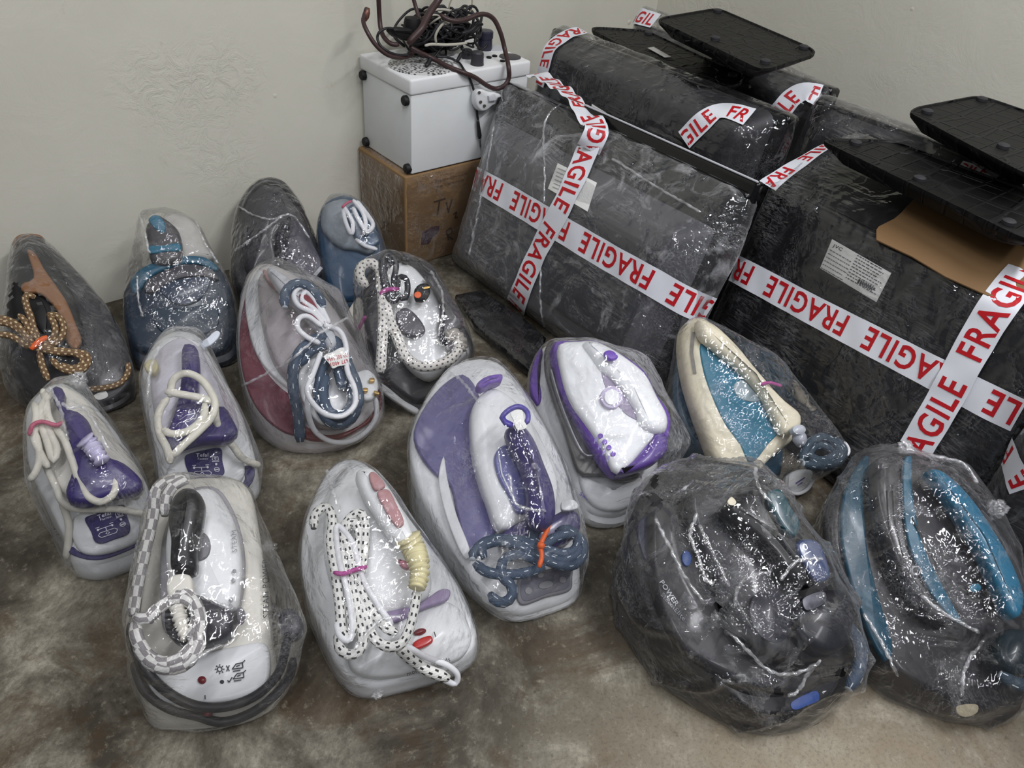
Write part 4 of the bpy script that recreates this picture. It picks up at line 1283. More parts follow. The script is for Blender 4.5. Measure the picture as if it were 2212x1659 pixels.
I.text('lettering', 'SteamElite', (268, 818), (392, 958), .0285, GREY, sh)
body = I.slab('iron_body', [(420, 250), (560, 160), (760, 190), (900, 330), (1060, 560), (1190, 760), (1270, 960), (1220, 1130), (1060, 1180), (860, 1130), (700, 950), (560, 700), (450, 460)], .055, .05, plastic('#232327', .3, coat=.5), .016, .01)
I.disc('water_cap', 870, 930, 110, 150, .075, plastic('#303038', .25, coat=.6), body, rot=-.35, dome=.008)
I.slab('handle', [(620, 330), (720, 240), (820, 240), (920, 400), (1020, 540), (1130, 560), (1180, 700), (1080, 760), (980, 700), (840, 540), (720, 430)], .11, .045, BLACK, .018, .006)
I.slab('handle_inlay', [(1010, 540), (1060, 510), (1130, 530), (1180, 640), (1190, 720), (1120, 740), (1060, 660)], .120, .01, plastic('#22355f', .2, coat=.7), .004)
I.slab('teal_trigger', [(850, 260), (920, 240), (980, 330), (1030, 420), (1000, 500), (930, 440)], .115, .02, plastic('#1b434d', .2, coat=.6), .005)
I.slab('rear_housing', [(1020, 860), (1140, 790), (1280, 790), (1330, 900), (1300, 1080), (1180, 1130), (1060, 1060), (1000, 960)], .09, .05, plastic('#1a1b22', .25, coat=.6), .014, .006)
I.slab('vent_grille', [(1040, 840), (1160, 800), (1170, 850), (1060, 900)], .094, .006, plastic('#4a4b52', .3, metal=.5), .001)
I.tube('steam_hose', [(1290, 1330), (1340, 1230), (1350, 1100), (1300, 1010), (1210, 960)], .010, SLATE_DASH, .03)
I.slab('paper_scrap', [(632, 312), (655, 285), (680, 312), (668, 330), (640, 325)], .116, .001, CREAM, .0003)
heel = I.slab('heel_cover', [(560, 1260), (760, 1340), (950, 1340), (1150, 1270), (1250, 1250), (1200, 1360), (1080, 1430), (900, 1470), (740, 1430)], .012, .02, plastic('#222225', .3, coat=.4), .006, parent=b)
lb = I.slab('blue_label', [(975, 1410), (1000, 1385), (1120, 1340), (1130, 1385), (1060, 1420), (1010, 1440), (985, 1435)], .0135, .002, plastic('#264a94', .3), .0005, parent=heel)
I.film(haze=.13, streak=1.1, crinkle=1.1, amp=.006, fold=.010, gloss=1.2, voxel=.0065, folds=([(470, 370), (430, 490), (470, 600), (520, 740), (560, 755)], [(240, 400), (320, 560), (430, 760), (580, 950)], [(550, 1000), (650, 1030), (760, 1140), (880, 1240), (1050, 1230), (1140, 1170)], [(780, 130), (800, 230), (870, 320)], [(480, 440), (560, 600), (640, 770)], [(670, 880), (700, 760), (780, 710), (870, 690)], [(920, 740), (1000, 640), (1150, 620)], [(960, 1370), (1010, 1340), (1060, 1260), (1110, 1190)]), peaks=((190, 180, .02), (80, 490, .0), (790, 110, .06)),
       holes=((245, 305, .03, .011), (235, 195, .03, .009), (362, 795, .03, .009), (560, 1055, .035, .017), (455, 1090, .03, .010), (900, 1410, .02, .016), (1090, 850, .10, .016), (1180, 815, .10, .009), (940, 462, .11, .007), (650, 553, .07, .006), (580, 880, .04, .006), (525, 905, .04, .005), (1250, 1240, .05, .008)))

# --- black and teal station at the front right
I = Iron('black steam iron with three long teal stripes under crumpled film', 'c9', (930, 1440), (490, 110), .045, .20)
b = I.tub([(165, 440), (220, 290), (310, 165), (430, 95), (580, 115), (740, 165), (860, 230), (960, 380), (1080, 530), (1170, 700), (1200, 900), (1215, 1150), (1200, 1340), (1170, 1430), (1050, 1470), (950, 1460), (700, 1370), (530, 1270), (400, 1130), (300, 960), (215, 740), (165, 590)], plastic('#232225', .3, coat=.4), bevel=.014)
I.slab('teal_stripe', [(285, 250), (330, 180), (372, 140), (378, 170), (352, 300), (352, 460), (368, 640), (405, 800), (450, 960), (488, 1080), (495, 1180), (470, 1210), (400, 1110), (330, 930), (262, 720), (232, 560), (240, 380)], .010, .012, plastic('#13475c', .3, coat=.3), .003)
body = I.slab('iron_body', [(420, 160), (520, 140), (620, 170), (740, 230), (880, 380), (1010, 560), (1110, 760), (1140, 950), (1040, 1050), (880, 1040), (700, 960), (560, 780), (460, 560), (400, 330)], .045, .045, plastic('#2b2a2d', .28, coat=.5), .012, .006)
I.slab('teal_stripe', [(562, 155), (590, 150), (592, 280), (608, 420), (645, 590), (710, 740), (790, 890), (858, 1015), (800, 980), (720, 890), (640, 750), (580, 600), (552, 420), (548, 270)], .056, .008, plastic('#1c566e', .3, coat=.3), .002, parent=body)
I.lines('seam', [[(590, 470), (640, 560), (720, 720), (800, 880), (860, 1020)], [(490, 300), (500, 480), (560, 720), (680, 900), (760, 1000)]], .0585, .0015, BLACK, body)
hd = I.slab('handle', [(690, 215), (740, 215), (830, 280), (930, 390), (1030, 540), (1130, 720), (1180, 880), (1150, 980), (1110, 960), (1050, 830), (950, 610), (830, 420), (740, 290)], .095, .035, plastic('#1b617e', .25, coat=.5), .010, .003, label='teal handle')
I.disc('blue_button', 920, 828, 28, 22, .062, TEALP, body, dome=.002)
tri = [[(390, 415), (372, 450), (410, 447), (390, 415)], [(390, 428), (390, 440)]]
I.lines('printed_icons', tri, .0012, .0010, GREY, b)
I.lines('printed_icons', [circ(615, 740, 22)], .0575, .0010, GREY, body)
I.text('lettering', 'morphyrichards', (520, 290), (528, 472), .0565, GREY, body, height=.012)
I.slab('rear_housing', [(1050, 1080), (1120, 1030), (1220, 1060), (1260, 1160), (1220, 1260), (1120, 1260), (1040, 1180)], .05, .05, plastic('#15242a', .2, coat=.7), .012, .006)
I.tube('steam_hose', [(1040, 1270), (1100, 1310), (1180, 1330), (1260, 1280), (1280, 1150)], .010, TEALSLATE, .04)
I.slab('cream_label', [(820, 1440), (860, 1425), (930, 1430), (930, 1462), (870, 1490), (830, 1475)], .004, .002, plastic('#a59a80', .6), .0005, parent=b)
I.film(haze=.11, streak=1.1, crinkle=1.2, amp=.005, fold=.006, voxel=.007, folds=([(560, 120), (720, 160), (860, 200), (930, 300)], [(345, 960), (430, 1100), (520, 1280)], [(960, 1100), (880, 1200), (840, 1380)], [(640, 870), (760, 960), (940, 1060)]), tufts=((560, 110, .010), (1030, 420, .012)), peaks=((880, 200, .06), (940, 290, .06), (1040, 400, .05)), holes=((632, 480, .06, .008), (580, 1200, .02, .005)))


# ------------------------------------------------------------------ televisions standing upside down along the right wall
def ribbed(kind):
    """underside of a moulded stand: dark plastic with a raised web of ribs"""
    m = bpy.data.materials.new('ribbed_black_plastic')
    m.use_nodes = True
    t = NT(m)
    b = t.n['Principled BSDF']
    tc = t('ShaderNodeTexCoord').outputs['Object']
    if kind == 'cells':
        e = t('ShaderNodeTexVoronoi', {'Vector': tc, 'Scale': 26.0, 'Randomness': 0.7}, feature='DISTANCE_TO_EDGE').outputs[0]
        rib = t.ramp(e, [(0.05, (1, 1, 1)), (0.12, (0, 0, 0))])
    else:
        sp = t('ShaderNodeSeparateXYZ', {0: tc})
        gx = t.math('ABSOLUTE', t.math('SUBTRACT', t.math('FRACT', t.math('MULTIPLY', sp.outputs[0], 24.0)), 0.5))
        gy = t.math('ABSOLUTE', t.math('SUBTRACT', t.math('FRACT', t.math('MULTIPLY', sp.outputs[1], 24.0)), 0.5))
        e = t.math('MINIMUM', gx, gy)
        v = t('ShaderNodeTexVoronoi', {'Vector': tc, 'Scale': 12.0, 'Randomness': 0.3}, feature='DISTANCE_TO_EDGE').outputs[0]
        e = t.math('MINIMUM', e, t.math('MULTIPLY', v, 1.2))
        rib = t.ramp(e, [(0.03, (1, 1, 1)), (0.08, (0, 0, 0))])
    t.l.new(t.mix(rib, srgb('#060607'), srgb('#101012')), b.inputs['Base Color'])
    b.inputs['Roughness'].default_value = 0.5
    b.inputs['Specular IOR Level'].default_value = 0.25
    bp = t('ShaderNodeBump', {'Strength': 0.9, 'Distance': 0.006, 'Height': rib})
    t.l.new(bp.outputs[0], b.inputs['Normal'])
    return m


TVBLACK = plastic('#161619', 0.38, coat=0.2)
TVGLOSS = plastic('#0c0c0e', 0.12, coat=0.8)
TVGREY = plastic('#2c2c2f', 0.45)


def print_rows(parent, pl, crop, o, ex, ey, n, width, hgt, mat, seed=1):
    """lines of print too small to read in the photo: rows of little dashes"""
    rr = random.Random(seed)
    verts, faces = [], []
    for k in range(n):
        f = k / max(n - 1, 1)
        t_ = 0.0
        end = rr.uniform(.75, 1.0)
        while t_ < end:
            l_ = rr.uniform(.04, .12)
            a = (o[0] + ex[0] * t_ + ey[0] * f, o[1] + ex[1] * t_ + ey[1] * f)
            e_ = min(t_ + l_, end)
            c = (o[0] + ex[0] * e_ + ey[0] * f, o[1] + ex[1] * e_ + ey[1] * f)
            A_, C_ = pl.hit(*px(crop, *a), .0005), pl.hit(*px(crop, *c), .0005)
            sd = pl.n.cross((C_ - A_).normalized()) * hgt
            i = len(verts)
            verts += [A_ - sd, C_ - sd, C_ + sd, A_ + sd]
            faces.append((i, i + 1, i + 2, i + 3))
            t_ += l_ + .025
    return mesh('small_print', verts, faces, mat, parent, False)


class TV:
    """a flat set leaning back: s runs along the wall towards the front, t up the back, n out of the back (towards the irons)"""

    def __init__(s, label, O, lean, W, Hh, name='television', yaw=0.0):
        s.O = V(O)
        Q = Matrix.Rotation(-yaw, 3, 'Z')
        s.T = Q @ V((lean, 0, 1)).normalized()
        s.N = Q @ V((-1, 0, lean)).normalized()
        s.Sx = Q @ V((0, -1, 0))
        s.W, s.H = W, Hh
        s.root = thing(name, label, 'television', s.O + s.Sx * (W / 2))
        s.root.location.z = 0

    def p(s, a, b, c):
        q = s.O + s.Sx * a + s.T * b + s.N * c
        return q

    def rect(s, a0, a1, b0, b1, c, r, n=6):
        out = []
        for (ca, cb, ang) in ((a0 + r, b0 + r, 180), (a1 - r, b0 + r, 270), (a1 - r, b1 - r, 0), (a0 + r, b1 - r, 90)):
            for k in range(n + 1):
                w_ = math.radians(ang + 90 * k / n)
                out.append(s.p(ca + r * math.cos(w_), cb + r * math.sin(w_), c))
        return out

    def block(s, name, a0, a1, b0, b1, c0, c1, mat, r=0.012, taper=(0, 0, 0, 0), parent=None, rnd=0.008, label=None):
        """rounded box from c0 to c1; taper pulls in (left, right, bottom, top) at c1"""
        l_, r_, d_, u_ = taper
        rings = [s.rect(a0, a1, b0, b1, c0, r)]
        for k in range(5):
            w_ = k / 4 * math.pi / 2
            f = 1.0 if k else 0.92
            cc = c1 - rnd + rnd * math.sin(w_)
            i = rnd * (1 - math.cos(w_))
            rings.append(s.rect(a0 + l_ * 1.0 + i, a1 - r_ - i, b0 + d_ + i, b1 - u_ - i, cc, r))
        return loft(name, rings, mat, parent or s.root, label=label)

    def cast_slab(s, name, target, crop, pts, thick, mat, parent=None, off=0.0006, label=None, probe=None):
        """thin flat thing stuck on a surface: its plane is found on that surface at three probe points"""
        bv = bvh_of(target)
        H = []
        for q in (probe or [pts[0], pts[len(pts) // 3], pts[(2 * len(pts)) // 3]]):
            h, n, _, _ = bv.ray_cast(CAM, ray(*px(crop, *q)))
            if h is not None:
                H.append(h)
        N = (H[1] - H[0]).cross(H[2] - H[0]).normalized()
        if N.dot(CAM - H[0]) < 0:
            N = -N
        c = sum(H, V((0, 0, 0))) / 3 + N * (off + thick)
        P = []
        for q in pts:
            d = ray(*px(crop, *q))
            P.append(CAM + d * ((c - CAM).dot(N) / d.dot(N)))
        return slab3(name, P, N, thick, mat, parent or s.root, thick * 0.3, label=label), N, P


def stand(tv, crop, pts, z, kind, feet, th=0.035, sticker=None, tilt=0.0, neck=None):
    """the set's own stand, sticking up because the set is upside down"""
    pl = Plane(V((0, 0, z)), V((tilt, 0, 1)))
    P = [pl.hit(*px(crop, *q)) for q in pts]
    out = []
    n = len(P)
    for i in range(n):                                  # rounded corners
        a, b, c = P[i - 1], P[i], P[(i + 1) % n]
        ra, rc = min(.02, (a - b).length * .4), min(.02, (c - b).length * .4)
        q0, q1 = b + (a - b).normalized() * ra, b + (c - b).normalized() * rc
        out.append(q0)
        for k in range(1, 4):
            f = k / 4
            out.append(q0.lerp(b, f).lerp(b.lerp(q1, f), f))
        out.append(q1)
    cen = sum(out, V((0, 0, 0))) / len(out)
    dn = -pl.n
    rings = [[cen + (p - cen) * .80 + dn * (th + .01) for p in out], [cen + (p - cen) * .88 + dn * th for p in out], [cen + (p - cen) * .985 + dn * .010 for p in out], [p + dn * .006 for p in out], out,
             [cen + (p - cen) * .975 for p in out], [cen + (p - cen) * .965 + dn * .003 for p in out]]
    st = loft('stand', rings, ribbed(kind), tv.root, label='black ribbed stand underside')
    for q in feet:
        c = pl.hit(*px(crop, *q))
        ring = [[c + V((math.cos(a) * r, math.sin(a) * r, h)) for a in [k * math.pi / 8 for k in range(16)]] for r, h in ((.011, -.004), (.011, .002), (.008, .004))]
        loft('rubber_foot', ring, plastic('#2a2a2e', .5), st)
    if sticker:
        sp = [pl.hit(*px(crop, *q), .0012) for q in sticker]
        slab3('paper_strip', sp, pl.n, .0012, PAPER, st, .0003)
    # neck down into the set
    nx_ = neck or (cen + dn * (th + .1))
    top = [cen + (p - cen) * .45 + dn * (th * .6) for p in out]
    bot = [V((nx_.x, nx_.y, nx_.z)) + (p - cen) * .42 for p in out]
    loft('stand_neck', [bot, top], TVGLOSS, st)
    return st


def wrap(tv, haze, streak, only=('back', 'screen', 'bezel', 'rear'), peaks=(), **k):
    m = film_mat(haze, k.pop('rot', (0.35, 0.0, 1.50)), streak, k.pop('crinkle', 0.25), k.pop('gloss', 1.1), 3.0)
    return hull_film(tv.root, m, only=only, extra=peaks, voxel=k.pop('voxel', .011), amp=k.pop('amp', .0025), **k)


# A: the set in front, tape crossed over its back
O = at(*px('c11', 70, 1120), 0)
A = TV('wrapped television crossed by two fragile tapes, standing beside the white box and carton', (O.x, O.y, 0), .33, .765, .49)
A.block('screen', -.0, .765, .0, .49, -.055, -.01, TVGLOSS, .01)
A.block('bezel', .27, .772, .40, .515, -.035, -.018, TVGLOSS, .006)
tube3('bezel_edge', [A.p(.275, .514, -.018), A.p(.55, .514, -.018), A.p(.768, .514, -.018)], .0022, SILVER, A.root)
hb = A.block('back_housing', .03, .73, .02, .40, -.01, .055, plastic('#5a5a5e', .5), .02, (.05, .03, .03, .03), rnd=.012, label='grey back housing')
A.block('rear_cover', .40, .68, .08, .33, .05, .066, plastic('#37373c', .35, coat=.3), .012, (.01, .01, .01, .01))
fa = wrap(A, .34, 1.5, only=('back', 'screen', 'rear'), gloss=1.3, peaks=[A.p(.795, .40, -.02), A.p(.785, .28, .01), A.p(-.01, .45, -.03)])
for q in ([(745, 200), (680, 250), (642, 320), (645, 600), (640, 780)], [(625, 930), (620, 1100), (622, 1400), (650, 1560)], [(345, 340), (300, 600), (200, 1090)], [(1040, 525), (1300, 690), (1560, 840)]):  # third path paints the highlight along the left edge as a pale ridge
    fold(A.root, fa, 'c11', q)
FA = bvh_of(fa)
lab, N_, P_ = A.cast_slab('label', fa, 'c11', [(720, 550), (950, 665), (895, 835), (662, 700)], .0006, PAPER, off=.001)
print_rows(lab, Plane(P_[0], N_), 'c11', (690, 690), (50, 22), (30, -110), 6, 1, .0012, plastic('#8a8a8a', .6), 21)
tape(A.root, cast_path(FA, 'c11', [(1640, 1430), (1480, 1365), (1300, 1262), (1000, 1092), (720, 925), (470, 775), (235, 640)]), width=.06, phase=.42)
tape(A.root, cast_path(FA, 'c11', [(905, 455), (880, 520), (850, 590), (750, 805), (640, 1010), (560, 1180), (500, 1330), (465, 1425)], off=.004), width=.06, phase=.18)
q = []
for u, v, n_ in ((900, 470, .030), (925, 420, .034), (950, 360, .030), (930, 310, .012), (880, 260, .0), (840, 200, -.012), (770, 130, -.025), (700, 85, -.04), (640, 45, -.05), (590, 25, -.06)):
    q.append(Plane(A.p(0, 0, n_), A.N).hit(*px('c11', u, v)))
q = resample(catmull(q, False, 8), 50, False)
pth = []
for i, p in enumerate(q):
    tg = (q[min(i + 1, 49)] - q[max(i - 1, 0)]).normalized()
    ang = 1.15 * math.sin(min(i / 30, 1) * math.pi / 2) + .12 * math.sin(i * .9)
    pth.append((p, Matrix.Rotation(ang, 3, tg) @ (CAM - p).normalized()))
tape(A.root, pth, width=.055, phase=.3, name='warning_tape')

# C: behind A, its stand tipped up
s1 = [(440, 200), (480, 186), (830, 208), (1240, 400), (1530, 512), (1500, 585), (1290, 622), (1180, 600), (800, 395)]
zc = .545
O = at_x(*px('c12', 100, 300), 1.50)
Ct = TV('wrapped television in the second row whose tipped-up stand carries a white paper strip', (1.395, 1.645, 0), .20, .75, .565)
Ct.block('screen', .0, .76, .0, .56, -.05, -.01, TVGLOSS, .01)
Ct.block('back_housing', .03, .73, .05, .555, -.01, .06, TVGREY, .03, (.02, .02, .02, .03), rnd=.03)
Ct.block('rear_cover', .1, .70, .08, .40, .055, .075, TVBLACK, .02, (.01, .01, .01, .01))
fc = wrap(Ct, .05, .6, gloss=.9, peaks=[Ct.p(.02, .575, -.04), Ct.p(.78, .44, -.02)])
FC = bvh_of(fc)
stand(Ct, 'c12', s1, zc, 'cells', [(850, 232), (1200, 560), (1440, 525)], sticker=[(842, 335), (885, 328), (1008, 398), (965, 402)], neck=Ct.p(.42, .48, .0))
tape(Ct.root, cast_path(FC, 'c12', [(560, 285), (440, 228), (330, 228), (240, 270), (160, 345), (115, 480), (85, 600)]), phase=.05)
tape(Ct.root, cast_path(FC, 'c12', [(1100, 985), (1220, 865), (1320, 790), (1430, 785), (1560, 825)]), phase=.42)
Ct.cast_slab('label', fc, 'c12', [(450, 730), (555, 795), (500, 815), (445, 770)], .0008, PAPER, off=.001)

# D: against the wall in the back row
Dt = TV('wrapped television in the back corner, its ribbed stand rising highest against the wall', (1.72, 1.64, 0), .18, .66, .545)
Dt.block('screen', .0, .66, .0, .545, -.05, -.01, TVGLOSS, .01)
Dt.block('back_housing', .03, .63, .05, .54, -.01, .06, TVGREY, .03, (.02, .02, .02, .03), rnd=.03)
fd = wrap(Dt, .10, .8, peaks=[Dt.p(.0, .60, -.03)])
FD = bvh_of(fd)
stand(Dt, 'c12', [(912, 140), (945, 118), (1300, 58), (1360, 62), (2000, 335), (2028, 375), (1700, 480), (1620, 480), (1250, 300)], .63, 'cells', [(1335, 75), (1320, 268), (1940, 330), (1670, 430)], th=.022, neck=Dt.p(.38, .535, -.02))
tape(Dt.root, cast_path(FD, 'c12', [(650, 195), (690, 135), (740, 112), (830, 130), (900, 150)]), phase=.3)
tape(Dt.root, cast_path(FD, 'c12', [(1650, 900), (1780, 775), (1860, 685), (1950, 645), (2050, 670)]), phase=.30)

# B: front right
Bt = TV('wrapped television with a torn piece of cardboard on top and a white rating label', (1.295, .835, 0), .33, .65, .465, yaw=.12)
Bt.block('screen', .0, .65, .0, .465, -.05, -.012, TVGLOSS, .01)
hb = Bt.block('back_housing', .02, .63, .03, .455, -.012, .004, TVBLACK, .012, (.0, .0, .0, .0), rnd=.006)
tb = Bt.block('rear_cover', .0, .63, .30, .61, -.19, -.02, TVBLACK, .02, (.0, .0, -.0, .155), rnd=.008)
fb = wrap(Bt, .045, 1.0, peaks=[Bt.p(-.03, .455, .0), Bt.p(-.03, .60, -.17)])
FB = bvh_of(fb)
stand(Bt, 'c13', [(445, 255), (500, 246), (760, 252), (1352, 470), (1500, 560), (1480, 720), (1340, 690), (850, 450)], .545, 'grid', [(600, 265), (885, 425), (1285, 620)], th=.02, neck=Bt.p(.42, .57, -.16))
cb, N_, P_ = Bt.cast_slab('cardboard_piece', fb, 'c13', [(690, 655), (700, 640), (770, 605), (800, 580), (870, 505), (900, 510), (1150, 640), (1420, 760), (1420, 900), (1300, 960), (1190, 950), (1000, 865), (850, 775), (690, 700)], .004, plastic('#7a5e3e', .8), off=.002, label='torn brown cardboard', probe=[(900, 620), (1200, 800), (1000, 840)])
lab, N_, P_ = Bt.cast_slab('rating_label', hb, 'c13', [(492, 698), (757, 850), (690, 980), (438, 828)], .0008, PAPER, label='white rating label')
LBL = Plane(P_[0], N_)


def label_text(string, p0, p1, height, mat, parent, crop='c13', lift=.0006, plane=None):
    pl = plane or LBL
    a, b_ = pl.hit(*px(crop, *p0), lift), pl.hit(*px(crop, *p1), lift)
    vs, fs = text_geo(string, .01)
    x0, x1 = min(v[0] for v in vs), max(v[0] for v in vs)
    ex = (b_ - a).normalized()
    ey = pl.n.cross(ex).normalized()
    sx, sy = (b_ - a).length / (x1 - x0), height / .72
    return mesh('lettering', [a + ex * ((v[0] - x0) * sx) + ey * (v[1] * sy) for v in vs], fs, mat, parent, False)


label_text('JVC', (494, 730), (534, 752), .0062, INK, lab)
print_rows(lab, LBL, 'c13', (605, 770), (140, 80), (-52, 98), 9, 1, .0009, plastic('#5a5a5c', .6), 4)
print_rows(lab, LBL, 'c13', (482, 745), (105, 60), (-40, 80), 6, 1, .0009, plastic('#6a6a6c', .6), 5)
print_rows(lab, LBL, 'c13', (610, 880), (80, 46), (-4, 8), 2, 1, .0022, INK, 6)
tape(Bt.root, cast_path(FB, 'c13', [(1330, 1490), (1200, 1428), (900, 1272), (650, 1142), (400, 1012), (180, 893), (40, 820)], off=.002), width=.058, phase=.60)
tape(Bt.root, cast_path(FB, 'c13', [(870, 1640), (1000, 1420), (1100, 1235), (1200, 1060), (1290, 930), (1360, 850)], off=.006), width=.060, phase=.25)
tape(Bt.root, cast_path(FB, 'c13', [(480, 275), (430, 278), (330, 325), (250, 395), (200, 470), (185, 520)], off=.002), width=.046, phase=.45)

# E: behind B
Et = TV('wrapped television in the back row behind the cardboard-topped one, its grid-ribbed stand on top', (1.65, .985, 0), .2, .80, .535)
Et.block('screen', .0, .80, .0, .53, -.05, -.01, TVGLOSS, .01)
Et.block('back_housing', .03, .77, .05, .52, -.01, .05, TVGREY, .03, (.02, .02, .02, .03), rnd=.02)
fe = wrap(Et, .09, 1.1, peaks=[Et.p(.02, .55, .0)])
FE = bvh_of(fe)
stand(Et, 'c13', [(835, 128), (870, 105), (1130, 55), (1190, 62), (1480, 160), (1560, 300), (1450, 430), (1340, 395), (1100, 270)], .60, 'grid', [(1165, 70), (920, 125), (1260, 280)], th=.022, neck=Et.p(.46, .52, -.01))
tape(Et.root, cast_path(FE, 'c13', [(1060, 375), (1120, 395), (1215, 440)]), width=.03, phase=.4)

# F: the set whose edge shows at the right border
Ft = TV('dark wrapped television cut off by the right edge, a creased fragile tape on its corner', (1.26, .188, 0), .02, .5, .50)
Ft.block('screen', .0, .5, .0, .50, -.05, -.012, TVGLOSS, .01)
Ft.block('back_housing', .012, .48, .02, .48, -.012, .03, plastic('#24242a', .4), .02, (.02, .02, .02, .02), rnd=.012)
ff = wrap(Ft, .26, .9)
FF = bvh_of(ff)
tape(Ft.root, cast_path(FF, 'c14', [(1849, 1400), (1760, 1230), (1660, 950), (1580, 760), (1560, 640), (1530, 540)], off=.003), width=.05, phase=.7)

# black panel lying on the floor in front of A
pn = [at(*px('c16', *q), .024) for q in [(240, 420), (560, 360), (1000, 640), (1330, 930), (1240, 1200), (1120, 1330), (800, 1030), (480, 790)]]
root = thing('screen_panel', 'glossy black panel lying on the floor in front of the tape-crossed television', 'panel', (sum(p.x for p in pn) / len(pn), sum(p.y for p in pn) / len(pn), 0))
po = slab3('panel_body', pn, V((0, 0, 1)), .022, TVGLOSS, root, .006)
hull_film(root, film_mat(.03, (0, 0, .4), .7, .15), voxel=.008, amp=.0015)

# ------------------------------------------------------------------ carton, white appliance, cables
BOX = plastic('#8a6d49', .75, dirt=.2)
f0 = at(*px('c0', 872, 572), 0)
zc_ = .262
f1 = at(*px('c0', 889, 377), zc_)
root = thing('cardboard_carton', 'taped brown cardboard carton marked TV standing under the white appliance', 'carton', (f0.x + .19, f0.y + .10, 0))
bx0, by0, bx1, by1 = f0.x - .005, f0.y - .02, f0.x + .33, YW - .006
box_mesh('carton_body', (bx0, by0, 0), (bx1, by1, zc_ - .004), BOX, root, .004)
PF, PX = Plane(V((0, by0 - .0006, 0)), V((0, -1, .001))), Plane(V((bx0 - .0006, 0, 0)), V((-1, 0, .001)))
PF.n, PX.n = V((0, -1, 0)), V((-1, 0, 0))
MK = plastic('#4a3524', .7)


def strokes(name, pl, crop, polys, r, mat, parent, lift=.0006):
    verts, faces = [], []
    for poly in polys:
        P = [pl.hit(*px(crop, *p), lift) for p in poly]
        for a, b_ in zip(P, P[1:]):
            if (b_ - a).length < 1e-6:
                continue
            sd = pl.n.cross((b_ - a).normalized()) * r
            i = len(verts)
            verts += [a - sd, b_ - sd, b_ + sd, a + sd]
            faces.append((i, i + 1, i + 2, i + 3))
    return mesh(name, verts, faces, mat, parent, False)


strokes('handwriting', PF, 'c10', [[(528, 1168), (595, 1148)], [(562, 1158), (548, 1245)], [(600, 1170), (612, 1228), (634, 1150)], [(612, 1385), (600, 1335), (625, 1318), (635, 1340), (605, 1362), (640, 1385)], [(640, 1240), (660, 1225), (650, 1260), (665, 1255)]], .0022, MK, root)
strokes('printed_mark', PX, 'c10', [[(205, 1175), (205, 1215)], [(205, 1175), (228, 1195), (228, 1232)], [(245, 1195), (285, 1215), (285, 1240), (248, 1225), (245, 1195)], [(232, 1285), (250, 1268), (268, 1290), (250, 1310), (232, 1285)], [(240, 1315), (285, 1345)]], .0014, plastic('#6b5238', .7), root)
print_rows(root, PX, 'c10', (195, 1045), (75, 48), (5, 55), 4, 1, .0010, plastic('#6b5238', .7), 8)
print_rows(root, PX, 'c10', (110, 1050), (60, 50), (2, 20), 2, 1, .0012, plastic('#6b5238', .7), 11)
print_rows(root, PF, 'c10', (540, 1050), (210, -55), (4, 30), 2, 1, .0020, plastic('#7a5a3a', .7), 9)
# purple-black printed blot
blot = [PF.hit(*px('c10', *q), .0012) for q in [(460, 1345), (520, 1310), (560, 1305), (555, 1340), (520, 1375), (500, 1410), (455, 1415)]]
slab3('printed_blot', blot, V((0, -1, 0)), .001, plastic('#4b3238', .6), root, .0003)
hull_film(root, film_mat(.12, (.4, .2, .3), 1.0, 1.0), voxel=.009, amp=.002)

# the white appliance
APW = plastic('#dfe2e2', .4)
APT = plastic('#e6e7e8', .35, coat=.2)
ax0, ay0 = f1.x, f1.y
ax1 = at_y(*px('c0', 1141, 160), ay0).x
ay1 = YW - .012
ztop = .0
d0 = ray(*px('c0', 889, 207))
zr = CAMH + d0.z * (ay0 / d0.y)
d1 = ray(*px('c0', 880, 173))
zt = CAMH + d1.z * (ay0 / d1.y)
root = thing('white_appliance', 'white box-shaped appliance with black corner feet and top knobs, standing on the carton', 'appliance', ((ax0 + ax1) / 2, (ay0 + ay1) / 2, zc_))
box_mesh('body', (ax0, ay0, zc_), (ax1, ay1, zr), APW, root, .003)
box_mesh('lid', (ax0 - .004, ay0 - .004, zr), (ax1 + .004, ay1 + .004, zt), APT, root, .006, label='bright white top lid')
ps = Plane(V((ax0 - .0, 0, 0)), V((-1, 0, .001)))
ps.n = V((-1, 0, 0))
for u, v in ((110, 425), (372, 580), (133, 812), (383, 972)):
    c = ps.hit(*px('c10', u, v))
    c.y = max(min(c.y, ay1 - .012), ay0 + .012)
    ring = [[V((c.x - h, c.y + math.cos(a) * r, c.z + math.sin(a) * r)) for a in [k * math.pi / 8 for k in range(16)]] for r, h in ((.012, -.002), (.012, .008), (.010, .011), (.005, .0115))]
    loft('corner_foot', ring, BLACKM, root, label='black rubber corner foot')
tp = Plane(V((0, 0, zt)), V((0, 0, 1)))


def on_top(u, v, z=0.0):
    return Plane(V((0, 0, zt + z)), V((0, 0, 1))).hit(*px('c15', u, v))


def cyl(name, c, prof, mat, parent, n=28, label=None):
    return loft(name, [[V((c.x + math.cos(a) * r, c.y + math.sin(a) * r, c.z + h)) for a in [2 * math.pi * k / n for k in range(n)]] for r, h in prof], mat, parent, label=label)


def mesh_mat():
    m = bpy.data.materials.new('speckled_mesh')
    m.use_nodes = True
    t = NT(m)
    b = t.n['Principled BSDF']
    tc = t('ShaderNodeTexCoord').outputs['Object']
    v_ = t('ShaderNodeTexVoronoi', {'Vector': tc, 'Scale': 150.0}).outputs[0]
    t.l.new(t.ramp(v_, [(0.30, srgb('#3c3c3e')), (0.6, srgb('#c9c9c8'))]), b.inputs['Base Color'])
    b.inputs['Roughness'].default_value = .35
    return m


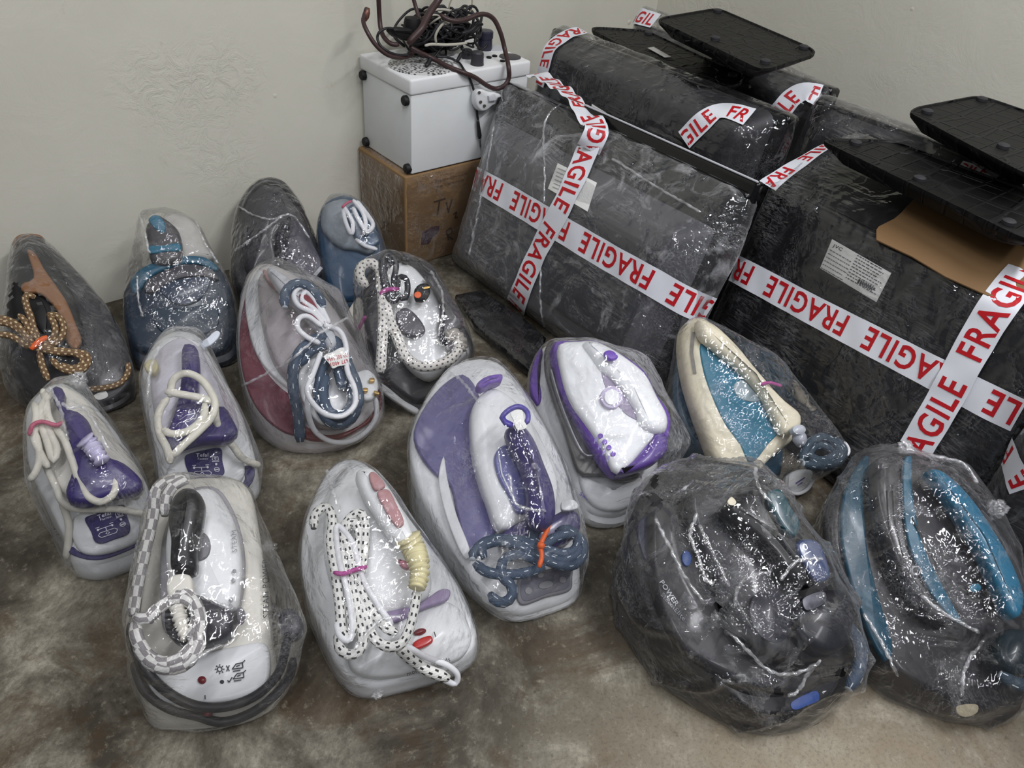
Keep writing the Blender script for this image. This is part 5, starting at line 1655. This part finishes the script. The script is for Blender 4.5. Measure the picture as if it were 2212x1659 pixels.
gc = on_top(790, 745)
gr = cyl('mesh_grille', V((gc.x, gc.y, zt)), ((.080, -.002), (.080, .002), (.074, .004), (.02, .005)), mesh_mat(), root, 48, label='round speckled grille')
kc = on_top(1425, 735)
cyl('knob', V((kc.x, kc.y, zt)), ((.017, 0), (.016, .006), (.0155, .028), (.013, .031), (.004, .0315)), CHAR, root, label='dark grey knob')
kc = on_top(1310, 660)
cyl('knob', V((kc.x, kc.y, zt)), ((.014, 0), (.0135, .018), (.011, .021), (.004, .0215)), CHAR, root)
kc = on_top(1800, 650)
cyl('dial', V((kc.x, kc.y, zt)), ((.028, -.001), (.028, .002), (.024, .003), (.008, .0035)), CHAR, root, label='dark round dial')
kc = on_top(1620, 545)
cyl('dial', V((kc.x, kc.y, zt)), ((.030, -.001), (.030, .002), (.026, .003), (.008, .0035)), SILVER, root, label='silver dial')
for u, v in ((1560, 660), (1625, 643), (1715, 700)):
    kc = on_top(u, v)
    cyl('jack_socket', V((kc.x, kc.y, zt)), ((.007, -.001), (.007, .003), (.004, .004)), BLACKM, root, 14)
kc = on_top(1510, 560)
cyl('canister', V((kc.x, kc.y, zt)), ((.020, 0), (.0195, .015), (.019, .028), (.021, .029), (.021, .044), (.018, .047), (.005, .048)), plastic('#2b2c3c', .25, coat=.4), root, label='dark blue capped canister')

# cables on and above the appliance
def on_lid(p, u, v, r):
    """keep a cable point out of the appliance: on its lid, or just in front of it"""
    if ax0 - .012 < p.x < ax1 + .012 and p.y > ay0 - .008 and p.z < zt + r + .003:
        q = Plane(V((0, 0, zt + r + .003)), V((0, 0, 1))).hit(*px('c15', u, v))
        if q.y > ay0 - .010:
            return q
        d = ray(*px('c15', u, v))
        return CAM + d * ((ay0 - .006 - r) / d.y)
    return p


HOSEB = plastic('#3d2a2a', .35, coat=.2)
WIREB = plastic('#1d1c20', .4, coat=.2)


def cable(name, label, pts, r, mat, crop='c15', group=None):
    P = []
    for p in pts:
        if isinstance(p, V):
            P.append(p)
        else:
            d = ray(*px(crop, p[0], p[1]))
            P.append(on_lid(CAM + d * (p[2] / d.y), p[0], p[1], r))            # third value: distance from the camera measured towards the left wall
    o = tube3(name, P, r, mat, None)
    c = P[0].copy()
    o.data.transform(Matrix.Translation(-c))
    o.location = c
    return tag(o, label, 'cable', group)


ym = (ay0 + ay1) / 2
cable('hanging_cable', 'brown cable curving from a copper connector low beside the wire tangle', [(165, 85, ym + .03), (155, 150, ym + .03), (130, 230, ym + .02), (160, 330, ym), (270, 510, ym - .02), (400, 620, ym - .03), (530, 655, ym - .03), (640, 640, ym - .02), (700, 600, ym - .01)], .0052, HOSEB)
co = tube3('connector', [CAM + ray(*px('c15', u, v)) * ((ym + .03) / ray(*px('c15', u, v)).y) for u, v in ((185, 85), (170, 140), (150, 205), (138, 235))], .0085, plastic('#7a5347', .3, metal=.5), bpy.data.objects['hanging_cable'], taper=(.8, 1.1), label='copper brown connector')
cable('hanging_cable', 'brown cable hanging from above at the far side of the wire tangle', [(290, -900, ym + .03), (292, -300, ym + .03), (305, 0, ym + .03), (315, 200, ym + .03), (330, 330, ym + .02), (370, 430, ym), (450, 500, ym - .02), (540, 510, ym - .03)], .0055, HOSEB)
cable('hanging_cable', 'brown cable hanging straight down into the middle of the wire tangle', [(560, -900, ym + .03), (640, -300, ym + .02), (705, 0, ym + .01), (740, 120, ym), (775, 250, ym - .02), (780, 340, ym - .03)], .0048, HOSEB)
cable('hanging_cable', 'thick pair of brown cables slanting up from the wire tangle', [(1500, -900, ym - .02), (1150, -300, ym - .02), (985, 0, ym - .02), (900, 120, ym - .03), (840, 230, ym - .04), (790, 330, ym - .05), (700, 430, ym - .05), (640, 500, ym - .05)], .0085, HOSEB)
cable('looped_cable', 'thick brown cable looping over the wire tangle and down the appliance front', [(1010, 165, ym - .06), (1080, 215, ym - .07), (1200, 240, ym - .08), (1330, 210, ym - .08), (1430, 170, ym - .08), (1530, 165, ym - .08), (1620, 225, ym - .08), (1690, 370, ym - .09), (1740, 560, ym - .10), (1785, 780, ay0 - .03), (1785, 890, ay0 - .03), (1740, 970, ay0 - .03), (1650, 1010, ay0 - .02), (1550, 980, ay0 - .02), (1400, 880, ay0 - .015), (1280, 830, ay0 - .005), (1100, 760, ay0 + .04), (900, 655, ym - .05), (760, 590, ym - .04), (650, 530, ym - .03)], .0058, HOSEB)
cable('thin_wire', 'thin black lead with a jack plug hanging down the front of the appliance', [(960, 650, ym - .04), (1080, 650, ym - .05), (1200, 700, ym - .06), (1280, 800, ay0 + .01), (1330, 870, ay0 - .008), (1380, 1000, ay0 - .008), (1415, 1150, ay0 - .008), (1425, 1300, ay0 - .008), (1440, 1390, ay0 - .008)], .0030, WIREB)
tw = bpy.data.objects['thin_wire']
yy = ay0 - .009
tube3('jack_plug', [CAM + ray(*px('c10', u, v)) * (yy / ray(*px('c10', u, v)).y) for u, v in ((781, 690), (785, 730), (790, 770), (792, 800))], .0055, WIREB, tw, taper=(.7, 1.1), label='black jack plug')
tube3('jack_tip', [CAM + ray(*px('c10', u, v)) * (yy / ray(*px('c10', u, v)).y) for u, v in ((792, 800), (794, 825), (796, 850))], .0026, STEEL, tw)
cable('thin_wire', 'thin pale wire hanging from above in a loop behind the tangle', [(1360, -500, ym + .04), (1368, -100, ym + .04), (1368, 40, ym + .03), (1350, 130, ym + .02), (1290, 200, ym), (1190, 205, ym), (1110, 150, ym + .02), (1110, 60, ym + .03), (1140, -20, ym + .04), (1200, -200, ym + .04), (1280, -500, ym + .04)], .0018, plastic('#8d8574', .5))

# the tangle itself: one loosely knotted bundle of leads
rt = thing('wire_tangle', 'tangle of thin black leads heaped on top of the white appliance', 'wire tangle', (on_top(1000, 560).x, on_top(1000, 560).y, zt))
rn = random.Random(11)
c0_ = on_top(1050, 640)
for k in range(46):
    cx_, cy_, cz_ = rn.uniform(-.085, .075), rn.uniform(-.035, .035), rn.uniform(.015, .085)
    rx, ry, rz_ = rn.uniform(.02, .055), rn.uniform(.015, .035), rn.uniform(.008, .03)
    P = []
    ph = rn.uniform(0, 6.28)
    turns = rn.uniform(1.2, 2.4)
    for i in range(int(turns * 8)):
        a = ph + i * .785
        P.append(V((c0_.x + cx_ + rx * math.cos(a) + rn.uniform(-.008, .008), c0_.y + .02 + cy_ + ry * math.sin(a) + rn.uniform(-.008, .008), max(zt + .006, zt + cz_ + rz_ * math.sin(a * 1.3 + ph) + rn.uniform(-.006, .006)))))
    tube3('lead', P, rn.choice((.0026, .0031, .0036)), WIREB if k % 13 else plastic('#b8b4a8', .4), rt, sides=6, sub=6)


def tang(pts, r, mat):
    P = [on_lid(CAM + ray(*px('c15', u, v)) * ((ym + o_) / ray(*px('c15', u, v)).y), u, v, r) for u, v, o_ in pts]
    return tube3('lead', P, r, mat, rt, sides=8)


tang([(460, 320, -.01), (380, 325, -.01), (310, 370, -.01), (290, 430, -.01), (320, 510, -.02), (400, 580, -.03), (520, 625, -.03), (650, 620, -.03)], .0032, WIREB)
tang([(1380, 160, -.03), (1300, 130, -.03), (1230, 100, -.03), (1212, 125, -.03), (1260, 180, -.03), (1300, 195, -.03), (1300, 120, -.03), (1340, 75, -.03), (1400, 80, -.03), (1432, 140, -.03), (1400, 170, -.03), (1370, 300, -.03), (1340, 400, -.03)], .0032, WIREB)
tang([(1490, 275, -.05), (1420, 290, -.05), (1350, 350, -.05), (1250, 380, -.05)], .0045, WIREB)
tang([(830, 520, -.06), (900, 505, -.06), (1050, 510, -.06), (1180, 505, -.06), (1310, 488, -.06)], .0034, plastic('#b8b4a8', .4))
tang([(960, 490, -.06), (950, 420, -.06), (975, 350, -.06), (1040, 270, -.06), (1120, 250, -.05)], .0032, plastic('#a8a498', .4))
tang([(900, 640, -.05), (880, 700, -.055), (845, 755, -.06)], .0055, WIREB)
tang([(1250, 600, -.05), (1220, 660, -.055), (1195, 695, -.06)], .0045, WIREB)
tang([(1390, 440, -.04), (1430, 400, -.04), (1400, 470, -.05), (1480, 560, -.05), (1550, 500, -.05), (1500, 560, -.05), (1380, 590, -.05), (1280, 570, -.05)], .003, WIREB)
ad = [CAM + ray(*px('c15', u, v)) * ((ym - .03) / ray(*px('c15', u, v)).y) for u, v in ((455, 325), (500, 300), (600, 305), (700, 320), (720, 350), (710, 420), (640, 425), (530, 410), (480, 365))]
pa = bpy.data.objects
root = thing('power_adapter', 'black plug-in power adapter lying in the wire tangle', 'adapter', (ad[4].x, ad[4].y, ad[6].z - .01))
slab3('adapter_body', resample(catmull(ad, True, 6), 40, True), V((0, -1, .35)).normalized(), .035, BLACKM, root, .008, .003)
lb_ = CAM + ray(*px('c15', 690, 262)) * ((ym - .015) / ray(*px('c15', 690, 262)).y)
cyl('adapter_plug', lb_, ((.02, -.012), (.021, .0), (.018, .012), (.005, .014)), BLACKM, root)

# white three-pin plug hung on the corner of the front television
root = thing('plug', 'white three-pin mains plug hanging at the appliance front by the television corner', 'plug', CAM + ray(1060, 215) * ((ay0 - .03) / ray(1060, 215).y))
py_ = ay0 - .03


def fp(u, v, o_=0.0):
    d = ray(*px('c10', u, v))
    return CAM + d * ((py_ + o_) / d.y)


NF = V((0, -1, .2)).normalized()
slab3('plug_body', resample(catmull([fp(*q) for q in [(780, 530), (800, 515), (850, 530), (890, 535), (925, 555), (915, 590), (870, 612), (835, 640), (800, 640), (775, 600)]], True, 6), 40, True), NF, .024, WHITE, root, .006, .002)
for q in ([(845, 555), (885, 545), (890, 580), (850, 588)],):
    slab3('plug_clamp', [fp(*k, -.008) for k in q], NF, .012, plastic('#c9cbd0', .3), root, .002)
for u, v in ((792, 535), (822, 612), (800, 590)):
    slab3('screw_hole', [fp(u + 8 * math.cos(a), v + 9 * math.sin(a), -.003) for a in [k * math.pi / 5 for k in range(10)]], NF, .002, plastic('#4a4640', .4), root, .0003)
slab3('plug_pin', [fp(*k, -.012) for k in [(905, 565), (922, 560), (915, 590), (895, 605)]], NF, .006, BLACKM, root, .001)
